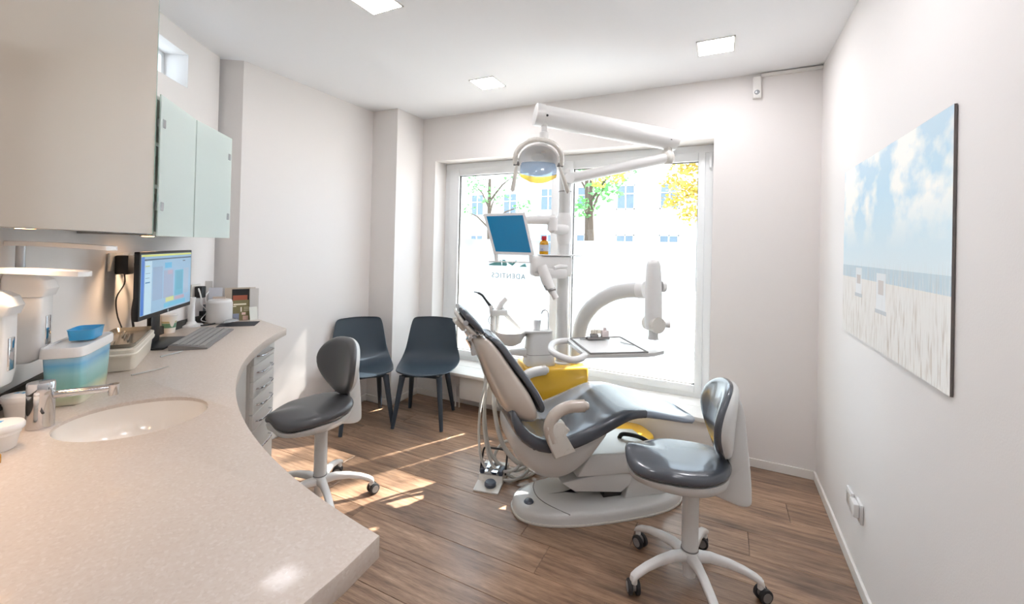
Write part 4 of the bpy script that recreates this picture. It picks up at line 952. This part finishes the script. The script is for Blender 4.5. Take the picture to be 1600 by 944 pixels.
# tray arm
path = smooth_path([(1.105, 2.62, .665), (1.103, 2.615, .80), (1.115, 2.585, .935), (1.155, 2.52, 1.045), (1.22, 2.43, 1.125), (1.29, 2.34, 1.165), (1.352, 2.245, 1.178)], 7)
bm = BM(); tube(bm, path, .047, 24); obj('curved_arm', bm, 'greyw', t, A)
d = (path[-1]-path[-6]).normalized()
bm = BM(); tube(bm, [path[-1]-d*.035, path[-1]+d*.012], .051, 24); obj('arm_cuff', bm, 'white', t, A)
QA, QN = 1.345, 2.125
bm = BM(); rg = []
for z, r_ in ((.975, .040), (.99, .046), (1.10, .045), (1.25, .042), (1.33, .037), (1.352, .030), (1.36, .012)): rg.append([Vector((QA+x+(z-.95)*-.02, QN+y, z)) for x, y in rrect(r_, r_*.9, 2.6, 28)])
loft(bm, rg); obj('vertical_arm', bm, 'white', t, A, sharp=.9)
bm = BM(); tube(bm, [(QA, QN-.052, 1.0), (QA, QN+.052, 1.0)], .044, 28); obj('tilt_joint', bm, 'cream', t, A)
bm = BM(); tube(bm, [(QA+.03, QN-.01, 1.0), (QA+.085, QN-.02, 1.0)], [.012, .022], 16); obj('locking_knob', bm, 'white', t, A); bm = BM(); tube(bm, [(QA+.04, QN, 1.21), (QA+.062, QN, 1.21)], .032, 20); obj('locking_knob', bm, 'white', t, A)
bm = BM(); lathe(bm, [(.03, .915), (.026, .93), (.026, .965), (.03, .975)], c=(QA, QN, 0)); obj('post', bm, 'greyw', t, A)
bm = BM(); tri = [(1.34, 2.072, 1.055), (1.352, 2.072, 1.055), (1.346, 2.072, 1.072)]
# tray: world corner points at z .9
W_ = [(-.579, 2.088), (-.332, 2.275), (-.536, 2.574), (-.777, 2.373)]
def ins(P, k):
    c = Vector((sum(p[0] for p in P)/4, sum(p[1] for p in P)/4)); return [tuple(c+(Vector(p)-c)*k) for p in P]
rim = [(-.60, 2.065), (-.335, 2.25), (-.30, 2.29), (-.262, 2.37), (-.29, 2.47), (-.38, 2.53), (-.52, 2.60), (-.56, 2.60), (-.80, 2.40), (-.80, 2.36)]
bm = BM(); loft(bm, [[Vector((x, y, z)) for x, y in rim] for z in (.868, .886)]); bt_ = obj('tray_body', bm, 'greyw', t, Matrix())
bm = BM(); prism(bm, W_, .8868, .8885); obj('tray_mat', bm, 'white', bt_, Matrix())
bm = BM()
for (p, q) in zip(W_, W_[1:]+W_[:1]):
    tube(bm, [(*p, .889), (*q, .889)], .005, 8)
obj('tray_rim', bm, 'hub', bt_, Matrix())
bm = BM(); tube(bm, smooth_path([(-.605, 2.08, .878), (-.615, 2.00, .877), (-.66, 1.975, .877), (-.775, 2.07, .877), (-.835, 2.22, .877), (-.83, 2.31, .877), (-.785, 2.355, .878)], 6), .0165, 14); obj('handle', bm, 'white', bt_, Matrix())
# cuspidor
CA, CN = .835, 2.62
bm = BM(); rg = []
for z, w_, dx in ((.666, .094, 0), (.67, .096, 0), (.72, .092, 0), (.735, .0905, 0), (.80, .083, 0), (.865, .077, 0), (.872, .074, 0)): rg.append([Vector((CA+x+dx, CN+y, z)) for x, y in rrect(w_, w_*.8, 5, 32)])
loft(bm, rg); cp = obj('cuspidor_block', bm, 'greyw', t, A, sharp=.9)
bm = BM(); rg = []
for z, k in ((.8725, .92), (.875, 1), (.884, 1.0), (.886, .96)): rg.append([Vector((CA-.022+x*k, CN+y*k, z)) for x, y in rrect(.10, .066, 5, 32)])
loft(bm, rg); obj('top_plate', bm, 'greyw', cp, A, sharp=.9)
bm = BM(); rg = []
for z, k in ((.735, .915), (.738, .915)): rg.append([Vector((CA+x*k*.1, CN+y*k*.1, z)) for x, y in rrect(1, .8, 5, 32)])
loft(bm, rg); obj('seam_line', bm, 'hub', cp, A)
bm = BM(); tube(bm, smooth_path([(.892, 2.62, .885), (.893, 2.62, .96), (.886, 2.62, 1.0), (.862, 2.62, 1.008), (.845, 2.62, .985)], 5), .0055, 10); obj('rinse_spout', bm, 'chrome', cp, A)
bm = BM(); rg = []
for a, w_, z, h in ((.775, .05, .735, .030), (.72, .035, .74, .022), (.65, .022, .742, .016), (.58, .02, .742, .014)): rg.append([Vector((a, 2.63+y, z+q)) for y, q in rrect(w_, h, 4, 20)])
loft(bm, rg); obj('suction_arm', bm, 'greyw', t, A, sharp=1.0)
bm = BM(); lathe(bm, [(.001, .775), (.03, .778), (.07, .80), (.095, .85), (.10, .87), (.093, .866), (.06, .82), (.001, .80)], c=(.655, 2.66, 0), n=40); obj('spittoon_bowl', bm, 'white', cp, A, sharp=1.3)
# suction holder
bm = BM(); cyl(bm, .545, 2.70, .73, .99, .017, n=16); cyl(bm, .575, 2.70, .80, .99, .012, n=16); tube(bm, [(.60, 2.64, .745), (.545, 2.70, .745)], .018, 12); obj('holder_post', bm, 'greyw', t, A)
bm = BM(); box(bm, .53, .635, 2.67, 2.74, .965, 1.005, .008); tube(bm, [(.62, 2.70, .985), (.70, 2.69, .90), (.76, 2.65, .845)], [.018, .02, .016], 12); hb = obj('handpiece_holder', bm, 'greyw', t, A)
def HP(p): return [Vector(v) for v in p]
bm = BM(); tube(bm, HP([(.555, 2.70, .985), (.525, 2.72, 1.03), (.498, 2.735, 1.065)]), [.009, .010, .007], 12); tube(bm, smooth_path([(.498, 2.735, 1.065), (.480, 2.745, 1.09), (.455, 2.755, 1.105), (.425, 2.76, 1.113)], 4), [.0075]*9+[.004]*4, 10); obj('suction_tip', bm, 'black', hb, A)
bm = BM(); tube(bm, HP([(.575, 2.70, 1.0), (.60, 2.70, 1.04), (.63, 2.70, 1.075)]), [.014, .017, .014], 12); tube(bm, HP([(.535, 2.69, .97), (.53, 2.70, 1.03)]), [.012, .014], 12); tube(bm, HP([(.61, 2.70, 1.0), (.60, 2.72, 1.05)]), [.01, .012], 12); obj('suction_handpiece', bm, 'white', hb, A)
bm = BM(); tube(bm, [(.53, 2.69, .975), (.51, 2.68, .94), (.52, 2.68, .915), (.55, 2.69, .92)], .003, 8); obj('wire_hook', bm, 'silver', hb, A)
# hoses behind the backrest
loops = [([(.545, 2.69, .80), (.50, 2.68, .60), (.46, 2.64, .35), (.47, 2.56, .14), (.58, 2.50, .05), (.72, 2.55, .05), (.82, 2.60, .20)], .011),
         ([(.56, 2.68, .80), (.52, 2.66, .62), (.43, 2.62, .38), (.41, 2.54, .12), (.50, 2.46, .03), (.64, 2.44, .03), (.78, 2.56, .10), (.84, 2.62, .22)], .008),
         ([(.575, 2.69, .80), (.56, 2.66, .60), (.52, 2.60, .40), (.54, 2.52, .20), (.64, 2.46, .10), (.74, 2.52, .14), (.82, 2.58, .24)], .014),
         ([(.53, 2.66, .74), (.48, 2.62, .50), (.44, 2.58, .28), (.48, 2.50, .08), (.60, 2.44, .08), (.66, 2.52, .14), (.58, 2.60, .18), (.50, 2.56, .10), (.60, 2.46, .02), (.76, 2.52, .02), (.83, 2.60, .21)], .009)]
for p, r_ in loops:
    bm = BM(); tube(bm, smooth_path([(x+.055*max(0, min(1, (.7-z)/.5)), y+.03, z) for x, y, z in p], 7), r_, 10); obj('suction_hose', bm, 'hose', t, A, sharp=1.3)
# tower shelf
bm = BM(); box(bm, .750, 1.01, 2.50, 2.60, 1.232, 1.362, .02, 3); sb_ = obj('control_head', bm, 'white', t, A)
bm = BM(); box(bm, .80, 1.07, 2.49, 2.60, 1.3625, 1.370, .003); obj('shelf_plate', bm, 'white', sb_, A)
bm = BM(); tube(bm, HP([(.965, 2.498, 1.30), (.90, 2.46, 1.30), (.86, 2.44, 1.29)]), [.008, .016, .012], 12); tube(bm, HP([(.79, 2.46, 1.30), (.815, 2.44, 1.22), (.835, 2.42, 1.165)]), [.03, .034, .03], 18); tube(bm, HP([(.835, 2.42, 1.165), (.865, 2.40, 1.11)]), [.022, .019], 16); box(bm, .80, .95, 2.44, 2.498, 1.225, 1.285, .012); obj('camera_handpiece', bm, 'white', sb_, A)
bm = BM(); tube(bm, HP([(.795, 2.415, 1.185), (.81, 2.39, 1.158), (.86, 2.40, 1.165)]), .005, 8); obj('handpiece_ring', bm, 'hub', sb_, A)
# monitor arm and screen
bm = BM(); tube(bm, HP([(px_, py_-.03, 1.53), (.905, 2.57, 1.535), (.88, 2.555, 1.535)]), [.036, .033, .03], 18); cyl(bm, .885, 2.555, 1.52, 1.60, .033, n=20); tube(bm, HP([(.90, 2.555, 1.59), (.72, 2.60, 1.585)]), [.032, .026], 18); obj('monitor_arm', bm, 'white', t, A)
MP = [Vector(v) for v in ((.450, 2.617, 1.615), (.702, 2.555, 1.629), (.763, 2.530, 1.363), (.518, 2.590, 1.365))]
c0 = sum(MP, Vector())/4; xa = ((MP[1]-MP[0])+(MP[2]-MP[3])).normalized(); ya = ((MP[0]-MP[3])+(MP[1]-MP[2])).normalized(); za = xa.cross(ya).normalized()
pos = Matrix.Translation
def quad(k, dz): return [c0+(p-c0)*k + za*dz for p in MP]
bm = BM(); loft(bm, [quad(.97, -.022), quad(1.0, -.018), quad(1.0, -.001), quad(.99, 0)]); mo = obj('screen_housing', bm, 'white', t, A)
bm = BM(); loft(bm, [quad(.87, .0002), quad(.87, .0012)]); obj('screen', bm, mat('teal_screen', '0d6a94', .15, emit='0d6f9a', es=.28), mo, A)
bm = BM(); tube(bm, HP([(.535, 2.60, 1.365), (.54, 2.60, 1.315)]), .012, 10); tube(bm, HP([(.745, 2.55, 1.365), (.75, 2.55, 1.315)]), .012, 10); tube(bm, HP([(.49, 2.605, 1.318), (.80, 2.54, 1.318)]), .004, 8); obj('screen_rail', bm, 'white', mo, A)
# lamp arms
bm = BM(); cyl(bm, px_, py_, 1.90, 1.925, .035, n=24); tube(bm, HP([(px_, py_, 1.86), (.994, 2.554, 1.862)]), .034, 16); tube(bm, HP([(1.0, 2.60, 1.862), (1.594, 2.42, 2.005)]), [.036, .033], 18); obj('lower_lamp_arm', bm, 'white', t, A)
bm = BM(); lathe(bm, [(.001, -.052), (.026, -.045), (.043, -.02), (.045, .005), (.036, .03), (.026, .045), (.026, .09)], c=(1.612, 2.425, 2.012), n=24); obj('ball_joint', bm, 'cream', t, A)
a0, a1 = Vector((1.665, 2.43, 2.125)), Vector((.735, 2.489, 2.225))
bm = BM(); d = (a1-a0).normalized(); tube(bm, [a0-d*.004, a0, a1-d*.05, a1-d*.048, a1], [.066, .072, .070, .074, .074], 26, flat=.92); ua = obj('upper_lamp_arm', bm, 'white', t, A)
bm = BM(); G_ = Vector((0, -1, 0))
for f in (.06, .93): bm = BM(); p = a0.lerp(a1, f); tube(bm, [p+Vector((-.01, -.064, -.014)), p+Vector((-.01, -.069, -.014))], .007, 10); obj('screw', bm, 'dark', ua, A)
bm = BM(); lathe(bm, [(.030, 2.185), (.032, 2.165), (.018, 2.15), (.018, 2.12), (.028, 2.115), (.028, 2.04), (.018, 2.035), (.018, 1.985)], c=(.792, 2.478, 0), n=24); obj('lamp_stem', bm, 'white', t, A)
# lamp head: local frame x right, y up, z toward viewer/patient
hc = A @ Vector((.752, 2.455, 1.925)); zf = Vector((.44, -.80, -.42)).normalized(); xf = Vector((0, 0, 1)).cross(zf).normalized(); yf = zf.cross(xf)
G = Matrix((xf, yf, zf)).transposed().to_4x4(); G.translation = hc
bm = BM(); tube(bm, [G @ Vector(v) for v in smooth_path([(-.142, -.01, .0), (-.135, .055, .0), (-.085, .115, .0), (-.005, .138, 0), (.085, .115, 0), (.135, .055, 0), (.142, -.01, 0)], 6)], .014, 12, flat=1.5); yk = obj('lamp_yoke', bm, 'cream', t, Matrix())
bm = BM(); tube(bm, [G @ Vector((-.15, -.01, 0)), G @ Vector((-.115, -.01, 0))], .013, 14); tube(bm, [G @ Vector((.15, -.01, 0)), G @ Vector((.115, -.01, 0))], .013, 14); obj('yoke_knob', bm, 'hub', yk, Matrix())
bm = BM(); rg = []     # reflector housing, ribbed dome
for zz, rx, ry in ((-.10, .03, .018), (-.092, .06, .035), (-.07, .085, .052), (-.068, .090, .056), (-.045, .10, .064), (-.043, .105, .068), (-.02, .112, .073), (-.018, .116, .076), (.005, .12, .08), (.012, .12, .08), (.012, .112, .072), (-.03, .09, .055), (-.06, .04, .02)):
    rg.append([G @ Vector((rx*math.cos(2*PI*k/40), ry*1.2*math.sin(2*PI*k/40)+.018, zz)) for k in range(40)])
loft(bm, rg); hd_ = obj('lamp_head', bm, 'white', t, Matrix(), sharp=.5)
bm = BM(); rr_ = []
for j in range(7):
    v = j/6; y = .012-.120*v; z = .02+.055*math.sin(PI*min(1, v*1.05)*.62); r = []
    for k in range(17):
        u = -1+2*k/16; r.append(G @ Vector((u*(.104+.006*math.sin(PI*v)), y-(.018*u*u if j == 0 else 0)+(.03*u*u if j == 6 else .012*u*u*v), z-.035*u*u)))
    rr_.append(r)
bm2 = BM(); loft(bm, rr_[:5], cap=False, closed=False); loft(bm2, rr_[4:], cap=False, closed=False)
s1 = obj('lamp_shield', bm, 'shieldb', hd_, Matrix()); s2 = obj('yellow_shield', bm2, 'shieldy', hd_, Matrix())
for s_ in (s1, s2):
    so_ = s_.modifiers.new('thick', 'SOLIDIFY'); so_.thickness = .003
for x0, x1 in ((-.128, -.150), (.128, .185)):
    bm = BM(); tube(bm, [G @ Vector(v) for v in ((x0, -.02, .01), ((x0+x1)/2, -.085, .03), (x1, -.16, .045), (x1+.001, -.172, .046))], [.013, .019, .021, .010], 12, flat=.6); obj('lamp_handle', bm, 'cream', hd_, Matrix())

# things standing on the unit
v = A @ Vector((.826, 2.535, 0))
tb = thing('medicine_bottle', 'amber bottle with red cap on the shelf next to the blue screen', 'bottle', (v.x, v.y, 1.3705))
bm = BM(); lathe(bm, [(.001, .0005), (.0275, .0005), (.029, .004), (.029, .068), (.024, .080), (.013, .088), (.013, .092)], n=28); obj('glass', bm, 'amber', tb)
bm = BM(); lathe(bm, [(.0165, .090), (.0165, .112), (.015, .1135), (.001, .114)], n=24); obj('cap', bm, 'red', tb)
bm = BM(); lathe(bm, [(.0293, .02), (.0295, .021), (.0295, .058), (.0293, .059)], n=28); obj('label', bm, 'label', tb)
v = A @ Vector((.925, 2.535, 0)); 
v = A @ Vector((.812, 2.60, 0))
bm = BM(); lathe(bm, [(.001, .0005), (.021, .0005), (.027, .062), (.0275, .064), (.026, .064), (.0195, .006), (.001, .006)], n=28); o = obj('drinking_cup', bm, mat('clear_white_cup', 'eef1f3', .3)); o.location = (v.x, v.y, .8865); tag(o, 'small white plastic cup under the chrome spout of the unit', 'cup')
# instruments on the tray
tm_ = Matrix.Translation((-.62, 2.475, .8885))
t = thing('tooth_model', 'small pale pink dental model lying at the back of the white tray', 'dental model', (-.63, 2.42, .8945), R(35))
bm = BM(); box(bm, -.065, .065, -.02, .02, .0, .012, .004); box(bm, -.045, .0, -.018, .018, .0125, .03, .006); obj('base', bm, 'hub', t)
bm = BM()
for k in range(4): lathe(bm, [(.001, .0), (.009, .002), (.010, .018), (.005, .024), (.001, .024)], c=(-.035+k*.014, 0, .03), n=12)
obj('teeth', bm, 'creambox', t)
bm = BM(); box(bm, .02, .062, -.018, .018, .0125, .05, .005); cyl(bm, .041, 0, .05, .065, .010); obj('jar', bm, mat('pale_pink', 'dccfcd', .4), t)
bm = BM(); tube(bm, [(-.72, 2.38, .8925), (-.60, 2.47, .8925)], .0028, 8); tag(center_obj(obj('dental_mirror', bm, 'steel')), 'slim steel instrument lying on the white tray', 'instrument')
bm = BM(); tube(bm, [(-.50, 2.42, .8925), (-.42, 2.38, .8925)], .0025, 8); tag(center_obj(obj('dental_probe', bm, 'steel')), 'short steel probe on the tray near its post', 'instrument')

# ------------------------------------------------------------------ foot control
t = thing('foot_control', 'grey and chrome foot control with black carrying bow on the floor', 'foot control', (-1.215, 2.255, 0), R(13))
bm = BM(); side_prism(bm, [(-.12, .0005), (.14, .0005), (.14, .055), (.10, .06), (-.01, .045), (-.03, .018), (-.12, .008)], -.075, .075, .006); bmesh.ops.transform(bm, matrix=Matrix.Rotation(PI/2, 4, 'Z'), verts=bm.verts); obj('body', bm, 'cream', t)
bm = BM(); box(bm, -.07, -.045, -.01, .07, .046, .075, .006); box(bm, .045, .07, -.01, .07, .046, .075, .006); obj('side_switch', bm, 'knob', t)
bm = BM(); side_prism(bm, [(-.01, .05), (.07, .062), (.07, .082), (-.015, .068)], -.04, .04, .004); bmesh.ops.transform(bm, matrix=Matrix.Rotation(PI/2, 4, 'Z'), verts=bm.verts); obj('pedal', bm, 'chrome', t)
bm = BM(); lathe(bm, [(.03, 0), (.034, .006), (.034, .02), (.028, .027), (.001, .028)], c=(.012, -.062, .012), n=28); obj('round_switch', bm, 'knob', t)
bm = BM(); tube(bm, smooth_path([(-.078, .03, .035), (-.078, .06, .10), (-.074, .085, .15), (-.05, .09, .158), (.05, .09, .158), (.074, .085, .15), (.078, .06, .10), (.078, .03, .035)], 4), .006, 10); obj('carry_bow', bm, 'black', t)

# ------------------------------------------------------------------ outside
bm = BM(); box(bm, -40, 40, BW+.6, 60, -.35, -.15); struct('pavement', bm, 'stone')
def building(name, lab, x0, x1, y, h, cols, rows_, wz=1.5, z_off=.9):
    t = thing(name, lab, 'building', ((x0+x1)/2, y, -.149), 0); L = (x1-x0)/2
    bm = BM(); box(bm, -L, L, 0, 7, 0, h); obj('wall', bm, 'facade', t)
    bm = BM(); side_prism(bm, [(-.3, h), (7.3, h), (3.5, h+2.6)], -L-.2, L+.2); bmesh.ops.transform(bm, matrix=Matrix.Rotation(PI/2, 4, 'Z') @ Matrix.Diagonal((1, -1, 1, 1)), verts=bm.verts); obj('roof', bm, 'roof', t)
    for r in range(rows_):
        z = z_off + r*3.0
        bm = BM(); box(bm, -L, L, -.06, 0, z-.35+ (0 if r else .0), z-.25); obj('ledge', bm, 'facade', t)
        for c in range(cols):
            x = -L + (c+.5)*2*L/cols; bm = BM()
            for q in ((x-.55, x-.48, z, z+wz), (x+.48, x+.55, z, z+wz), (x-.55, x+.55, z, z+.07), (x-.55, x+.55, z+wz-.07, z+wz), (x-.035, x+.035, z, z+wz), (x-.55, x+.55, z+wz*.62, z+wz*.62+.05)): box(bm, q[0], q[1], -.05, 0.0, q[2], q[3])
            f = obj('window', bm, 'pvc', t); bm = BM(); box(bm, x-.5, x+.5, -.02, -.001, z+.05, z+wz-.05); obj('pane', bm, 'winglass', f)
building('town_house', 'pale town house across the street behind the right window pane', -11.5, 3.5, 26, 10.5, 6, 3)
building('apartment_house', 'pale apartment house across the street behind the left window pane', -31, -12.2, 27, 12.0, 7, 4, 1.6, .7)
def tree(name, lab, x, y, hgt, clusters, m, leaf=.13, dens=260, trunk=.14):
    t = thing(name, lab, 'tree', (x, y, -.149)); bm = BM()
    tube(bm, smooth_path([(0, 0, .0), (.05, 0, hgt*.35), (-.03, .05, hgt*.7), (0, 0, hgt)], 4), [trunk*(1-.045*k) for k in range(13)], 10)
    for (cx, cy, cz, r) in clusters:
        b0 = Vector((0, 0, min(hgt*.95, max(1.6, (cz+.149)*.75)))); c = Vector((cx-x, cy-y, cz+.149))
        if (c-b0).length < 2.0: tube(bm, [b0, b0.lerp(c, .5)+Vector((0, 0, .15)), c], [trunk*.4, trunk*.25, trunk*.08], 6)
    obj('trunk', bm, 'bark', t)
    vs = []; fs = []
    for (cx, cy, cz, r) in clusters:
        for k in range(int(dens*r*r)):
            d = Vector((random.gauss(0, 1), random.gauss(0, 1), random.gauss(0, 1))).normalized()*r*random.random()**.45; p = Vector((cx-x, cy-y, cz+.149)) + Vector((d.x, d.y, d.z*.7))
            u = Vector((random.gauss(0, 1), random.gauss(0, 1), random.gauss(0, .6))).normalized(); v = u.cross(Vector((random.gauss(0, 1), random.gauss(0, 1), random.gauss(0, 1)))).normalized(); l = leaf*random.uniform(.6, 1.2)
            i = len(vs); vs += [p-u*l, p+v*l*.55, p+u*l, p-v*l*.55]; fs.append((i, i+1, i+2, i+3))
    me = bpy.data.meshes.new('foliage'); me.from_pydata(vs, [], fs); me.materials.append(M[m]); o = bpy.data.objects.new('foliage', me); COL.objects.link(o); o.parent = t; o['kind'] = 'stuff'
tree('autumn_tree', 'yellow green autumn tree outside at the right edge of the window', 2.2, 9.9, 9.2,
     [(.95, 9.6, 8.7, .8), (1.7, 9.7, 8.3, .7), (1.3, 9.5, 9.2, .8), (2.9, 9.8, 9.0, .55), (-.1, 9.6, 3.2, .6), (-.35, 9.9, 2.55, .5), (.1, 9.5, 2.2, .6), (-.2, 9.6, 3.7, .6), (.2, 9.8, 4.2, .8), (-.7, 10.0, 3.6, .35), (-1.0, 9.9, 2.9, .28), (-.75, 9.6, 3.2, .4), (-.6, 9.6, 2.7, .4), (-.95, 9.7, 2.45, .28), (-.6, 9.6, 2.15, .3), (-2.2, 9.7, 3.1, .3), (-1.9, 9.6, 3.3, .3), (-2.6, 9.8, 2.95, .2)], 'leafy', .055, 1400)  # highest clusters: unseen crown, added to block and dapple sun through the panes
tree('green_tree', 'green street tree outside behind the middle of the right window pane', -4.4, 15.5, 4.4,
     [(-3.9, 15.4, 3.6, .75), (-4.7, 15.5, 2.9, .6), (-3.4, 15.5, 4.3, .7), (-4.4, 15.3, 4.5, .8), (-2.6, 15.6, 4.8, .6)], 'leafg', .12, 260)
tree('golden_tree', 'golden leaved tree outside behind the top of the right window pane', -5.6, 19, 6.6,
     [(-4.6, 19, 6.0, .9), (-5.9, 19, 5.9, .9), (-3.6, 19, 5.6, .6), (-6.6, 19, 5.4, .6)], 'leafy', .11, 200)
tree('pale_green_tree', 'loose green tree outside behind the left window pane', -9.6, 17, 4.6,
     [(-9.3, 17, 3.6, .8), (-10.4, 17.1, 4.2, .8), (-10.9, 17, 3.0, .6), (-8.3, 17, 4.6, .7), (-7.9, 17, 3.2, .5)], 'leafg', .10, 130)
